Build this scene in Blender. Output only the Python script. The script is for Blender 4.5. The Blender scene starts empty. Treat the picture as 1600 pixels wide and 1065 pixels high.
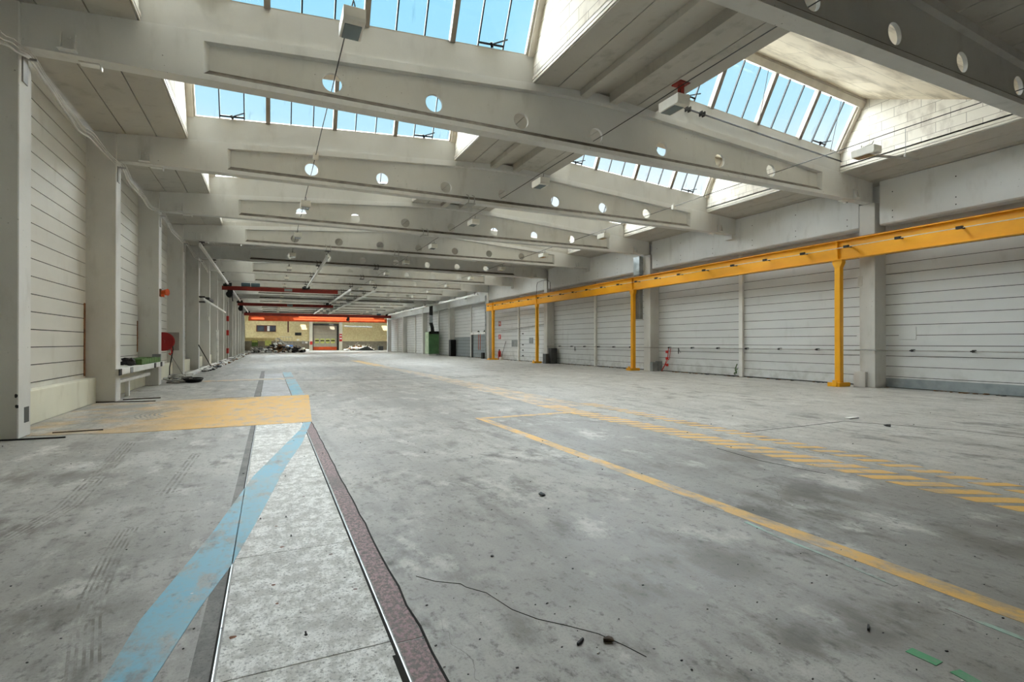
import bpy, bmesh, math, random
from mathutils import Vector, Matrix
random.seed(7)
SC = bpy.context.scene
COL = SC.collection
# ------------------------------------------------------------------ survey constants (metres)
F, YAW, PITCH, CH = 811.9, .4359, .0032, 1.3323      # camera: focal length in px of a 1600 px frame
Y0, BAY = 9.366, 5.0                                  # near face of first left column, bay length
XL, XR, XC = -3.145, 16.17, 6.475                     # column faces, ridge
XWL, XWR = -3.69, 16.69                               # wall faces
ZS = 5.468                                            # beam soffit
NB = 14                                               # last beam index
DARK = (-3, -2, 3, 8, 13)                                 # bays without skylights
def Yk(k): return Y0 + BAY * k
def T(x):                                             # beam top line
    x = min(x, 2 * XC - x)
    return 6.07 + .0705 * (x + 3.145)
cY, sY, cP, sP = math.cos(YAW), math.sin(YAW), math.cos(PITCH), math.sin(PITCH)
def ray(u, v):
    a = (u - 800) / F; b = -(v - 532.5) / F
    d = cP - b * sP; z = sP + b * cP
    return Vector((a * cY + d * sY, -a * sY + d * cY, z))
def at_x(u, v, X):
    r = ray(u, v); return r * (X / r.x) + Vector((0, 0, CH))
def at_y(u, v, Y):
    r = ray(u, v); return r * (Y / r.y) + Vector((0, 0, CH))
def at_z(u, v, Z=0.0):
    r = ray(u, v); return r * ((Z - CH) / r.z) + Vector((0, 0, CH))
# ------------------------------------------------------------------ materials
def lin(h):
    if isinstance(h, str):
        h = h.lstrip('#'); c = [int(h[i:i + 2], 16) / 255 for i in (0, 2, 4)]
    else: c = h
    return [(x / 12.92 if x <= .04045 else ((x + .055) / 1.055) ** 2.4) for x in c] + [1.0]
class NT:
    def __init__(s, name):
        s.m = bpy.data.materials.new(name); s.m.use_nodes = True
        s.t = s.m.node_tree; s.n = s.t.nodes; s.l = s.t.links
        s.b = s.n['Principled BSDF']; s.out = s.n['Material Output']
        s.pos = s.n.new('ShaderNodeNewGeometry').outputs['Position']
    def node(s, kind, ins=None, **kw):
        x = s.n.new(kind)
        for k, v in kw.items(): setattr(x, k, v)
        for k, v in (ins or {}).items(): s.put(x.inputs[k], v)
        return x
    def put(s, sock, v):
        if isinstance(v, bpy.types.NodeSocket): s.l.new(v, sock)
        else: sock.default_value = v
    def scale(s, sx, sy, sz, src=None, rot=0):
        return s.node('ShaderNodeMapping', {'Vector': src or s.pos, 'Scale': (sx, sy, sz), 'Rotation': (0, 0, rot)}).outputs[0]
    def noise(s, sc, det=4, vec=None, rough=.55, dist=0):
        return s.node('ShaderNodeTexNoise', {'Vector': vec or s.pos, 'Scale': sc, 'Detail': det, 'Roughness': rough, 'Distortion': dist}).outputs['Fac']
    def math(s, op, a, b=0.0, c=0.0, clamp=False):
        x = s.node('ShaderNodeMath', operation=op, use_clamp=clamp)
        s.put(x.inputs[0], a); s.put(x.inputs[1], b); s.put(x.inputs[2], c)
        return x.outputs[0]
    def ramp(s, fac, a, b, lo=0.0, hi=1.0):        # smooth map of fac a..b to lo..hi
        x = s.node('ShaderNodeMapRange', interpolation_type='SMOOTHSTEP')
        for i, v in enumerate((fac, a, b, lo, hi)): s.put(x.inputs[i], v)
        return x.outputs[0]
    def mix(s, fac, a, b, mode='MIX'):
        x = s.node('ShaderNodeMix', data_type='RGBA', blend_type=mode)
        s.put(x.inputs[0], fac); s.put(x.inputs[6], a); s.put(x.inputs[7], b)
        return x.outputs[2]
    def xyz(s, vec=None):
        return s.node('ShaderNodeSeparateXYZ', {0: vec or s.pos}).outputs
    def bump(s, h, strength=.3, dist=.01):
        b = s.node('ShaderNodeBump', {'Height': h, 'Strength': strength, 'Distance': dist})
        s.l.new(b.outputs[0], s.b.inputs['Normal'])
    def col(s, c, rough=.6, metal=0, spec=.5):
        s.put(s.b.inputs['Base Color'], c); s.put(s.b.inputs['Roughness'], rough)
        s.put(s.b.inputs['Metallic'], metal); s.put(s.b.inputs['Specular IOR Level'], spec)
        return s.m
def simple(name, hexc, rough=.6, metal=0, var=.10, sc=2.5, bump=0, spec=.4):
    t = NT(name); c = lin(hexc)
    n = t.noise(sc, 5)
    d = [x * (1 - var * 2) for x in c[:3]] + [1]; l = [min(1, x * (1 + var)) for x in c[:3]] + [1]
    k = t.mix(t.ramp(n, .3, .7), d, l)
    if bump: t.bump(t.noise(sc * 12, 4), bump, .01)
    return t.col(k, rough, metal, spec)
def concrete(name, hexc, dirt='#8d8a80', amt=.5, pores=.5, rough=.75):
    t = NT(name); c = lin(hexc)
    n1 = t.noise(.55, 6); n2 = t.noise(3.2, 6, t.scale(1, 1, .35))
    k = t.mix(t.ramp(n1, .35, .7), [x * .93 for x in c[:3]] + [1], [min(1, x * 1.04) for x in c[:3]] + [1])
    k = t.mix(t.math('MULTIPLY', t.ramp(n2, .52, .78), amt), k, lin(dirt))
    vo = t.node('ShaderNodeTexVoronoi', {'Vector': t.pos, 'Scale': 9.0, 'Randomness': 1.0}).outputs['Distance']
    pm = t.math('MULTIPLY', t.ramp(vo, .07, .11, 1, 0), t.ramp(t.noise(1.1, 2), .52, .66))
    k = t.mix(t.math('MULTIPLY', pm, pores), k, lin('#6b6963'))
    t.bump(t.noise(22, 5), .12, .01)
    return t.col(k, rough, 0, .25)
M = {}
M['beam'] = concrete('painted_concrete', '#d5d5d1', amt=.25, pores=.7)
M['column'] = concrete('column_paint', '#d3d2cd', dirt='#a39f94', amt=.35, pores=.6)
M['edge'] = concrete('edge_beam_paint', '#d6d7d5', amt=.25, pores=.45)
M['plank'] = concrete('ceiling_plank', '#bdbab1', dirt='#928d82', amt=.5, pores=.1)
M['curb'] = concrete('curb_paint', '#c9c8c2', amt=.25, pores=.1)
M['dust'] = simple('dusty_ledge', '#686156', .95, 0, .2, 5)
M['mullion'] = simple('shaded_frame_paint', '#8f867b', .6, 0, .08)  # frame paint darkened to carry the shade on the mullions' room side
M['dot'] = simple('bolt_hole_dark', '#2b2a28', .9)
M['gap'] = simple('joint_dark', '#3a3934', .95)
M['galv'] = simple('galvanised_steel', '#b9c0c2', .32, .9, .18, 3)
M['steelwhite'] = simple('white_painted_steel', '#e4e3dd', .42, 0, .05)
M['frame'] = simple('window_frame_paint', '#cfc8ba', .55, 0, .07)
M['bar'] = simple('dark_glazing_bar', '#2c2f30', .5, .3)
M['steelgrey'] = simple('grey_painted_steel', '#a2a19b', .5, 0, .1)
M['darksteel'] = simple('dark_steel', '#3a3937', .5, .4, .1)
M['black'] = simple('black_rubber', '#171716', .6)
M['cable'] = simple('grey_cable', '#cdcac2', .55)
M['red'] = simple('dark_red_paint', '#8c2a20', .5, 0, .12)
M['redbright'] = simple('signal_red_paint', '#c02a22', .42)
M['redreel'] = simple('hose_reel_red', '#9c1f20', .5)
M['orange'] = simple('orange_crane_paint', '#d9561f', .5, 0, .12, 1.2)
M['blue'] = simple('blue_paint', '#2d4c7a', .45)
M['teal'] = simple('blue_grey_box', '#3c5560', .5)
M['green'] = simple('green_cabinet_paint', '#5c8a5c', .5, 0, .12)
M['greenpale'] = simple('pale_green_panel', '#c4d6b4', .5)
M['lamp'] = simple('lamp_housing', '#e6e3d8', .5, 0, .05)
M['glassdark'] = simple('lamp_glass', '#5f6f70', .12, 0, .08, 2, 0, .7)
M['grey'] = simple('grey_box_paint', '#8c908f', .55)
M['darkgrey'] = simple('dark_grey_box', '#4c4e4d', .6)
M['wood'] = simple('brown_wood', '#7a5a38', .75, 0, .2, 6)
M['white'] = simple('white_sheet', '#ecebe6', .55)
M['tarp'] = simple('green_mat', '#53703a', .85, 0, .15, 8)
M['rustpatch'] = simple('rusty_edge', '#8a5a3a', .85, 0, .25, 8)
M['rod'] = simple('rusty_rod', '#4a3a2c', .7, .3, .2, 8)
# yellow crane paint with slight soiling
t = NT('yellow_crane_paint')
k = t.mix(t.ramp(t.noise(1.3, 5, t.scale(1, .5, 1)), .35, .75), lin('#f7b20e'), lin('#e6a00b'))
k = t.mix(t.math('MULTIPLY', t.ramp(t.noise(14, 5), .66, .8), .35), k, lin('#6b4a16'))
M['yellow'] = t.col(k, .42, 0, .5)
# horizontal wall sandwich panels, slightly dented sheet
def panel(name, hexc, dirt):
    t = NT(name); c = lin(hexc)
    k = t.mix(t.ramp(t.noise(.8, 5, t.scale(1, 1, 2.5)), .35, .7), [x * .94 for x in c[:3]] + [1], c)
    k = t.mix(t.math('MULTIPLY', t.ramp(t.noise(2.2, 6, t.scale(1, 1, .4)), .55, .8), .4), k, lin(dirt))
    z = t.xyz()[2]
    low = t.math('MULTIPLY', t.ramp(z, 0.0, .9, .55, 0), t.ramp(t.noise(3, 5), .4, .65))
    k = t.mix(low, k, lin(dirt))
    t.bump(t.noise(1.1, 3), .25, .03)
    return t.col(k, .5, 0, .35)
M['panelL'] = panel('left_wall_panel_paint', '#cfccc2', '#a59a86')
M['panelR'] = panel('right_wall_panel_paint', '#d3d4d2', '#a9a9a2')
M['panelgrey'] = panel('grey_lower_panel_paint', '#90989a', '#70777a')
M['plinth'] = concrete('plinth_paint', '#dcd9c6', dirt='#a59d80', amt=.4, pores=.2)
# aircrete blocks of the skylight cheeks (pattern in the wall plane y,z)
t = NT('aircrete_blocks')
sx = t.xyz()
uv = t.node('ShaderNodeCombineXYZ', {0: sx[1], 1: t.math('ADD', sx[2], .03), 2: 0.0}).outputs[0]
br = t.node('ShaderNodeTexBrick', {'Vector': uv, 'Color1': lin('#e9e4d8'), 'Color2': lin('#d9d3c6'), 'Mortar': lin('#9b958a'),
            'Scale': 1.0, 'Mortar Size': .006, 'Mortar Smooth': .1, 'Bias': 0.0, 'Brick Width': .62, 'Row Height': .25}, offset=.5)
k = t.mix(t.math('MULTIPLY', t.ramp(t.noise(3.5, 6, t.scale(1, 1, .5)), .46, .7), .55), br.outputs['Color'], lin('#a0968a'))
t.bump(br.outputs['Fac'], -.4, .01)
M['block'] = t.col(k, .85, 0, .15)
# wood-wool slabs under the sloping shed roofs
t = NT('wood_wool_slab')
sx = t.xyz()
uv = t.node('ShaderNodeCombineXYZ', {0: sx[0], 1: sx[1], 2: 0.0}).outputs[0]
br = t.node('ShaderNodeTexBrick', {'Vector': uv, 'Color1': lin('#e6dac4'), 'Color2': lin('#d8cdb8'), 'Mortar': lin('#a89e8c'),
            'Scale': 1.0, 'Mortar Size': .006, 'Brick Width': 2.4, 'Row Height': .55}, offset=.5)
k = t.mix(t.math('MULTIPLY', t.ramp(t.noise(1.6, 6, t.scale(.6, 1.6, 1)), .42, .68), .8), br.outputs['Color'], lin('#a89b87'))
M['woodwool'] = t.col(k, .9, 0, .1)
M['roofing'] = simple('roof_felt', '#c9c7c0', .85)
# glazing: clear, slightly reflective panes with some grime
t = NT('clear_glazing')
tr = t.node('ShaderNodeBsdfTransparent', {'Color': (.93, .97, .98, 1)})
gl = t.node('ShaderNodeBsdfGlossy', {'Color': (1, 1, 1, 1), 'Roughness': .02})
fr = t.node('ShaderNodeLayerWeight', {'Blend': .5}).outputs['Facing']
fr = t.math('ADD', .02, t.math('MULTIPLY', t.math('POWER', fr, 4.0), .5))
a = t.node('ShaderNodeMixShader', {0: fr, 1: tr.outputs[0], 2: gl.outputs[0]})
g = t.ramp(t.noise(4, 6, t.scale(1.2, .3, .3)), .62, .85)
t.put(tr.inputs['Color'], t.mix(g, (.96, .985, .99, 1), (.70, .76, .78, 1)))
t.l.new(a.outputs[0], t.out.inputs[0])
M['glass'] = t.m
# far hall
t = NT('beige_board_wall')
k = t.mix(t.ramp(t.noise(4, 6), .35, .7), lin('#d9ca98'), lin('#ebdfae'))
M['beige'] = t.col(t.mix(t.math('MULTIPLY', t.ramp(t.noise(.7, 4), .45, .7), .4), k, lin('#c9b384')), .8)
M['wallgrey'] = simple('grey_dado_paint', '#8f8878', .8, 0, .1)
M['pane_far'] = simple('dark_window_glass', '#4a5560', .12, 0, .2, 1.5, 0, .7)
M['paneyellow'] = simple('yellow_green_sheet', '#cbd27a', .6)
M['brownframe'] = simple('brown_frame', '#5a3026', .6)
M['doorgrey'] = simple('sectional_door_grey', '#aba695', .5, 0, .04)
M['concrete2'] = concrete('dark_concrete', '#a39d90')
# ---- floor: one node recipe shared by the slab and everything painted on it
STAINS = ((-1.95, 4.9, .75, .35, .8), (-2.6, 6.6, 1.3, .35, .6), (-1.0, 3.2, .5, .25, .45), (2.55, 1.55, .55, .22, .75), (3.9, 2.9, .9, .45, .6), (4.5, 4.4, 1.2, .5, .5), (2.2, 2.35, .8, .3, .55), (4.6, 1.7, .6, .5, .5), (6.9, 19.0, 2.5, .8, .4))
def floor_color(t, stains=False):
    x, y, z = t.xyz()[0], t.xyz()[1], t.xyz()[2]
    n0 = t.noise(.16, 3); n1 = t.noise(.55, 6, rough=.6); n2 = t.noise(2.1, 7, t.scale(1.6, .7, 1), .66); n3 = t.noise(17, 6, t.scale(1, .7, 1), .7)
    k = t.mix(t.ramp(n1, .36, .64), lin('#908d87'), lin('#b3b0a9'))
    k = t.mix(t.math('MULTIPLY', t.ramp(n0, .4, .65), .35), k, lin('#b3afa6'))
    # paler floor beyond the hatched lane, dark worn lane in front of it
    k = t.mix(t.math('MULTIPLY', t.ramp(x, 5.6, 7.2), .65), k, lin('#bdb9b0'))
    lane = t.math('MULTIPLY', t.ramp(x, 2.9, 3.6), t.ramp(x, 5.0, 5.9, 1, 0))
    lane = t.math('MULTIPLY', lane, t.ramp(y, 7.8, 9.6, 1, 0))
    k = t.mix(t.math('MULTIPLY', lane, .5), k, lin('#7a7873'))
    # brown traffic soiling
    soil = t.math('MULTIPLY', t.ramp(n2, .48, .66), t.ramp(n1, .42, .62, .35, 1))
    k = t.mix(t.math('MULTIPLY', soil, .75), k, lin('#69635a'))
    near = t.math('MULTIPLY', t.ramp(t.noise(1.25, 7, t.scale(1.5, .8, 1), .7), .52, .68), t.ramp(y, 3.5, 12, 1, .35))
    k = t.mix(t.math('MULTIPLY', near, .8), k, lin('#59554e'))
    # long wheel streaks down the hall
    st = t.noise(3.2, 6, t.scale(1, .06, 1), .6)
    k = t.mix(t.math('MULTIPLY', t.ramp(st, .5, .68), .4), k, lin('#75716a'))
    # chalky abrasion
    k = t.mix(t.math('MULTIPLY', t.ramp(t.noise(1.7, 8, t.scale(1, .6, 1), .72), .52, .68), .85), k, lin('#c8c5be'))
    # fine dark pitting and scratches
    k = t.mix(t.math('MULTIPLY', t.ramp(n3, .53, .68), .7), k, lin('#504d48'))
    k = t.mix(t.math('MULTIPLY', t.ramp(t.noise(70, 4, None, .75), .5, .68), .35), k, lin('#5a5751'))
    sp = t.noise(9, 8, t.scale(1.4, .45, 1), .8)
    k = t.mix(t.math('MULTIPLY', t.ramp(sp, .60, .68), .75), k, lin('#3e3b36'))
    vo = t.node('ShaderNodeTexVoronoi', {'Vector': t.pos, 'Scale': 5.5}).outputs['Distance']
    k = t.mix(t.math('MULTIPLY', t.ramp(vo, .025, .045, 1, 0), t.ramp(t.noise(2.3, 2), .45, .6)), k, lin('#34322e'))
    if stains:
        for sx_, sy_, rx, ry, am in STAINS:
            dx = t.math('DIVIDE', t.math('SUBTRACT', x, sx_), rx); dy = t.math('DIVIDE', t.math('SUBTRACT', y, sy_), ry)
            d = t.math('ADD', t.math('MULTIPLY', dx, dx), t.math('MULTIPLY', dy, dy))
            m = t.math('MULTIPLY', t.ramp(d, .0, 1.3, am, 0), t.ramp(n2, .36, .56))
            k = t.mix(m, k, lin('#4f473c'))
    # hairline cracks
    wob = t.node('ShaderNodeVectorMath', {0: t.pos, 1: t.node('ShaderNodeTexNoise', {'Vector': t.pos, 'Scale': 1.4, 'Detail': 5}).outputs['Color']}, operation='ADD').outputs[0]
    ed = t.node('ShaderNodeTexVoronoi', {'Vector': wob, 'Scale': .2}, feature='DISTANCE_TO_EDGE').outputs['Distance']
    k = t.mix(t.math('MULTIPLY', t.ramp(ed, .0003, .0008, .6, 0), t.ramp(t.noise(.5, 2), .45, .6)), k, lin('#45423c'))
    return k, n1, n3
t = NT('worn_concrete_floor')
k, n1, n3 = floor_color(t, True)
t.bump(n3, .15, .01)
M['floor'] = t.col(k, t.ramp(n1, .3, .7, .42, .62), 0, .4)
def floor_paint(name, hexc, wear=.5, lo=.40, hi=.62, fade=None, sc=3.0, hex2=None):
    t = NT(name)
    base, n1, n3 = floor_color(t)
    w = t.ramp(t.noise(sc, 7, t.scale(1.3, .7, 1), .68), lo, hi)
    w2 = t.ramp(t.noise(21, 5, None, .7), .5, .68)
    m = t.math('MAXIMUM', t.math('MULTIPLY', w, wear), t.math('MULTIPLY', w2, wear * .55))
    if fade:                                      # paint more trodden away along an axis
        ax, a0, a1, amt = fade
        m = t.math('MAXIMUM', m, t.math('MULTIPLY', t.ramp(t.xyz()[ax], a0, a1, 0, amt), t.ramp(t.noise(1.7, 6), .3, .6, .55, 1)))
    c = lin(hexc)
    if hex2: c = t.mix(t.ramp(t.noise(.7, 4), .4, .6), c, lin(hex2))
    k = t.mix(t.math('MINIMUM', m, 1.0), c, base)
    return t.col(k, .5, 0, .4)
M['p_yellow'] = floor_paint('yellow_floor_paint', '#e2b35c', .75)
M['p_yellowzone'] = floor_paint('yellow_zone_paint', '#e0ad48', .6, .45, .68, (0, -.5, -2.6, 1.05))
M['p_hatch'] = floor_paint('hatch_floor_paint', '#e0b056', .7, .44, .66)
M['p_faded'] = floor_paint('faded_ochre_paint', '#d8b888', .95, .30, .62)
M['p_blue'] = floor_paint('blue_floor_paint', '#74b2c8', .8, .47, .63, None, 3.5, '#82b0bf')
M['p_green'] = floor_paint('green_floor_paint', '#4f9a6c', .75, .4, .66)
M['p_palegreen'] = floor_paint('pale_green_paint', '#9fbfb0', 1.0, .33, .52)
def plate_mat(name, c1, c2, c3, sc, rough=.6):
    t = NT(name)
    g = t.noise(sc, 8, t.scale(1, .7, 1), .75); h = t.noise(1.1, 5, None, .6); f = t.noise(60, 4, None, .8)
    k = t.mix(t.ramp(g, .42, .6), lin(c1), lin(c2))
    k = t.mix(t.math('MULTIPLY', t.ramp(h, .5, .68), .75), k, lin(c3))
    k = t.mix(t.math('MULTIPLY', t.ramp(f, .5, .66), .7), k, lin('#4a4843'))
    vo = t.node('ShaderNodeTexVoronoi', {'Vector': t.pos, 'Scale': 3.2}).outputs['Distance']
    k = t.mix(t.math('MULTIPLY', t.ramp(vo, .03, .05, 1, 0), .8), k, lin('#5a3424'))
    t.bump(g, .2, .01)
    return t.col(k, rough, 0, .4)
M['plate'] = plate_mat('worn_white_plate', '#c6c4bd', '#f6f5f1', '#b0ada6', 11)
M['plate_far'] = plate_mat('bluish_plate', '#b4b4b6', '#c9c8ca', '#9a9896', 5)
M['strip_red'] = plate_mat('red_granular_strip', '#6b5f5b', '#a98486', '#6d635e', 45)
M['strip_grey'] = plate_mat('dark_mortar_strip', '#66645f', '#7c7973', '#57554f', 5)
M['crack'] = simple('crack_dark', '#26241f', .95)
M['tyre'] = floor_paint('tyre_print', '#6f6a61', .9, .38, .58, None, 8)
M['rubbish'] = None
# ------------------------------------------------------------------ mesh builder
class MB:
    def __init__(s): s.v = []; s.f = []; s.mi = []
    def add(s, vs, fs, mi=0):
        o = len(s.v); s.v += [tuple(p) for p in vs]
        for f in fs: s.f.append([i + o for i in f]); s.mi.append(mi)
        return s
    def hexa(s, p, mi=0):      # p: 4 bottom ccw, 4 top
        return s.add(p, [(3, 2, 1, 0), (4, 5, 6, 7), (0, 1, 5, 4), (1, 2, 6, 5), (2, 3, 7, 6), (3, 0, 4, 7)], mi)
    def box(s, x0, x1, y0, y1, z0, z1, mi=0):
        return s.hexa([(x0, y0, z0), (x1, y0, z0), (x1, y1, z0), (x0, y1, z0), (x0, y0, z1), (x1, y0, z1), (x1, y1, z1), (x0, y1, z1)], mi)
    def slab(s, x0, x1, y0, y1, fb, ft, mi=0):     # bottom/top heights as functions of x
        return s.hexa([(x0, y0, fb(x0)), (x1, y0, fb(x1)), (x1, y1, fb(x1)), (x0, y1, fb(x0)), (x0, y0, ft(x0)), (x1, y0, ft(x1)), (x1, y1, ft(x1)), (x0, y1, ft(x0))], mi)
    def prism_x(s, yz0, x0, x1, yz1=None, mi=0):   # polygon in (y,z) extruded along x
        n = len(yz0); yz1 = yz1 or yz0
        vs = [(x0, y, z) for y, z in yz0] + [(x1, y, z) for y, z in yz1]
        return s.add(vs, [list(range(n))[::-1], list(range(n, 2 * n))] + [(i, (i + 1) % n, n + (i + 1) % n, n + i) for i in range(n)], mi)
    def prism_z(s, xy, z0, z1, mi=0):
        n = len(xy)
        vs = [(x, y, z0) for x, y in xy] + [(x, y, z1) for x, y in xy]
        return s.add(vs, [list(range(n))[::-1], list(range(n, 2 * n))] + [(i, (i + 1) % n, n + (i + 1) % n, n + i) for i in range(n)], mi)
    def prism_y(s, xz, y0, y1, mi=0):
        n = len(xz)
        vs = [(x, y0, z) for x, z in xz] + [(x, y1, z) for x, z in xz]
        return s.add(vs, [list(range(n)), list(range(n, 2 * n))[::-1]] + [(i, n + i, n + (i + 1) % n, (i + 1) % n) for i in range(n)], mi)
    def cyl(s, p0, p1, r0, r1=None, n=12, mi=0):
        r1 = r0 if r1 is None else r1
        p0, p1 = Vector(p0), Vector(p1); d = (p1 - p0).normalized()
        a = d.orthogonal().normalized(); b = d.cross(a)
        vs = []
        for p, r in ((p0, r0), (p1, r1)):
            for i in range(n):
                th = 2 * math.pi * i / n; vs.append(p + a * (r * math.cos(th)) + b * (r * math.sin(th)))
        return s.add(vs, [list(range(n))[::-1], list(range(n, 2 * n))] + [(i, (i + 1) % n, n + (i + 1) % n, n + i) for i in range(n)], mi)
    def tube(s, pts, r, n=8, mi=0):
        pts = [Vector(p) for p in pts]; rings = []; up = None
        for i, p in enumerate(pts):
            d = (pts[min(i + 1, len(pts) - 1)] - pts[max(i - 1, 0)]).normalized()
            a = d.orthogonal().normalized() if up is None else (up - d * up.dot(d)).normalized()
            up = a; b = d.cross(a)
            rings.append([p + a * (r * math.cos(2 * math.pi * j / n)) + b * (r * math.sin(2 * math.pi * j / n)) for j in range(n)])
        vs = [q for g in rings for q in g]; fs = []
        for i in range(len(pts) - 1):
            for j in range(n): fs.append((i * n + j, i * n + (j + 1) % n, (i + 1) * n + (j + 1) % n, (i + 1) * n + j))
        fs += [list(range(n))[::-1], list(range(len(vs) - n, len(vs)))]
        return s.add(vs, fs, mi)
    def bar(s, p0, p1, w, h, mi=0):               # rectangular bar between two points
        p0, p1 = Vector(p0), Vector(p1); d = (p1 - p0).normalized()
        u = Vector((0, 0, 1)) if abs(d.z) < .9 else Vector((0, 1, 0))
        a = d.cross(u).normalized() * (w / 2); b = a.cross(d).normalized() * (h / 2)
        return s.hexa([p0 - a - b, p0 + a - b, p1 + a - b, p1 - a - b, p0 - a + b, p0 + a + b, p1 + a + b, p1 - a + b], mi)
    def chunk(s, c, r, mi=0, flat=.6):
        ph = (1 + 5 ** .5) / 2; base = []
        for a in (-1, 1):
            for b in (-ph, ph): base += [(0, a, b), (a, b, 0), (b, 0, a)]
        bm = bmesh.new()
        for p in base:
            v = Vector(p).normalized() * r * random.uniform(.55, 1.15); v.z *= flat
            bm.verts.new(v + Vector(c))
        bmesh.ops.convex_hull(bm, input=bm.verts)
        bm.verts.index_update()
        s.add([v.co.copy() for v in bm.verts], [[v.index for v in f.verts] for f in bm.faces], mi); bm.free()
        return s
    def build(s, name, mats, parent=None, loc=None, smooth=False, bevel=0):
        off = Vector(loc) if loc is not None else (Vector(parent['_w']) if parent is not None else Vector((0, 0, 0)))
        me = bpy.data.meshes.new(name)
        me.from_pydata([Vector(p) - off for p in s.v], [], s.f)
        for m in (mats if isinstance(mats, (list, tuple)) else [mats]): me.materials.append(m if not isinstance(m, str) else M[m])
        me.polygons.foreach_set('material_index', s.mi)
        if smooth: me.polygons.foreach_set('use_smooth', [True] * len(s.f))
        bm = bmesh.new(); bm.from_mesh(me); bmesh.ops.recalc_face_normals(bm, faces=bm.faces); bm.to_mesh(me); bm.free()
        me.update()
        o = bpy.data.objects.new(name, me); COL.objects.link(o)
        if parent is not None:
            o.parent = parent
            if loc is not None: o.location = off - Vector(parent['_w'])
        else: o.location = off
        o['_w'] = tuple(off)
        if smooth:
            try:
                md = o.modifiers.new('smooth', 'NODES'); o.modifiers.remove(md)
            except Exception: pass
        if bevel:
            b = o.modifiers.new('bevel', 'BEVEL'); b.width = bevel; b.segments = 1; b.limit_method = 'ANGLE'; b.angle_limit = math.radians(50)
        return o
def tag(o, label, cat=None, group=None):
    o['label'] = label
    if cat: o['category'] = cat
    if group: o['group'] = group
    return o
def empty(name, loc, label, cat, group=None):
    o = bpy.data.objects.new(name, None); COL.objects.link(o); o.location = loc; o['_w'] = tuple(loc); o.empty_display_size = .1
    return tag(o, label, cat, group)
def struct(o): o['kind'] = 'structure'; return o
def dup(o, loc=None, parent=None):
    c = o.copy(); COL.objects.link(c)
    if parent is not None: c.parent = parent
    if loc is not None: c.location = loc
    for ch in list(o.children): dup(ch, None, c)
    return c
ORD = ['first', 'second', 'third', 'fourth', 'fifth', 'sixth', 'seventh', 'eighth', 'ninth', 'tenth', 'eleventh', 'twelfth', 'thirteenth', 'fourteenth', 'fifteenth', 'sixteenth', 'seventeenth', 'eighteenth']
YEND = 97.0
# ------------------------------------------------------------------ floor and its markings
fl = MB(); fl.box(-7, 23, -8, YEND + 1, -.3, 0)
floor = struct(fl.build('floor', 'floor'))
def flat(name, polys, mat, z0=-.02, z1=.0012, label=None):
    m = MB()
    for p in polys: m.prism_z(p, z0, z1)
    o = m.build(name, mat, floor)
    if label: o['label'] = label
    return o
def ribbon(pts, w):       # pts: (x,y) centre line -> quads
    out = []
    for i in range(len(pts) - 1):
        a, b = Vector(pts[i]), Vector(pts[i + 1]); n = Vector((-(b - a).y, (b - a).x)).normalized() * (w / 2)
        out.append([tuple(a - n), tuple(b - n), tuple(b + n), tuple(a + n)][::-1])
    return out
# channel with cover plates
px0, px1 = -.205, .503
cuts = [-3.0, -.6, 1.0, 2.33, 3.62, 5.3, 7.4, 9.35]
for a, b in zip(cuts[:-1], cuts[1:]):
    flat('cover_plate', [[(px0 + .012, a + .004), (px1 - .012, a + .004), (px1 - .012, b - .004), (px0 + .012, b - .004)]], 'plate', z1=.0022)
flat('cover_plate', [[(px0 + .012, 14.2), (px1 - .012, 14.2), (px1 - .012, 24.6), (px0 + .012, 24.6)]], 'plate_far', z1=.0022)
flat('mortar_strip', [[(-.305, -3), (px0 - .012, -3), (px0 - .012, 9.35), (-.275, 9.35)], [(-.36, 14.2), (px0 - .012, 14.2), (px0 - .012, 27), (-.36, 27)]], 'strip_grey', z1=.0016, label='dark grey mortar strip')
flat('granular_strip', [[(px1 + .012, -3), (.628, -3), (.632, 2.3), (px1 + .012, 2.3)]], 'strip_red', z1=.0016)
flat('granular_strip', [[(px1 + .012, 2.31), (.632, 2.31), (.64, 9.35), (px1 + .012, 9.35)]], 'strip_red', z1=.0018, label='reddish granular strip')
for x in (px0, px1):
    m = MB(); m.box(x - .0028, x + .0028, -3, 9.35, -.03, .004); m.build('steel_edge', 'galv', floor)
    flat('slot', [[(x + (-.012 if x < 0 else -.017), -3), (x - .003, -3), (x - .004, 24), (x - .012, 24)]], 'crack', z1=.003, label='narrow dark gap beside the plates')
jag = [(.634 + random.uniform(-.006, .008), y) for y in [-2 + i * .22 for i in range(60)]]
flat('crack', ribbon(jag, .011), 'crack', z1=.0026)
flat('slot', [[(px1 - .035, -3), (px1 - .006, -3), (px1 - .006, 2.22), (px1 - .03, 2.22)]], 'crack', z1=.0032)
for u, v in ((478, 992), (455, 838), (447, 808), (446, 744), (445, 729), (407, 811)):       # key holes in the plates
    p = at_z(u, v); r = .008
    m = MB(); m.cyl((p.x, p.y, -.01), (p.x, p.y, .0034), r, n=12); m.box(p.x - .004, p.x + .004, p.y, p.y + .032, -.01, .0034)
    m.build('key_hole', 'crack', floor)
for u, v, r in ((363, 996, .018), (433, 943, .012), (427, 914, .014), (440, 855, .016), (432, 822, .012), (415, 780, .02), (410, 735, .03)):
    p = at_z(u, v); m = MB()
    m.prism_z([(p.x + r * random.uniform(.6, 1.1) * math.cos(a * .7), p.y + r * .8 * random.uniform(.6, 1.1) * math.sin(a * .7)) for a in range(9)], -.01, .0028)
    m.build('rust_spot', 'rustpatch', floor)
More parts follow.
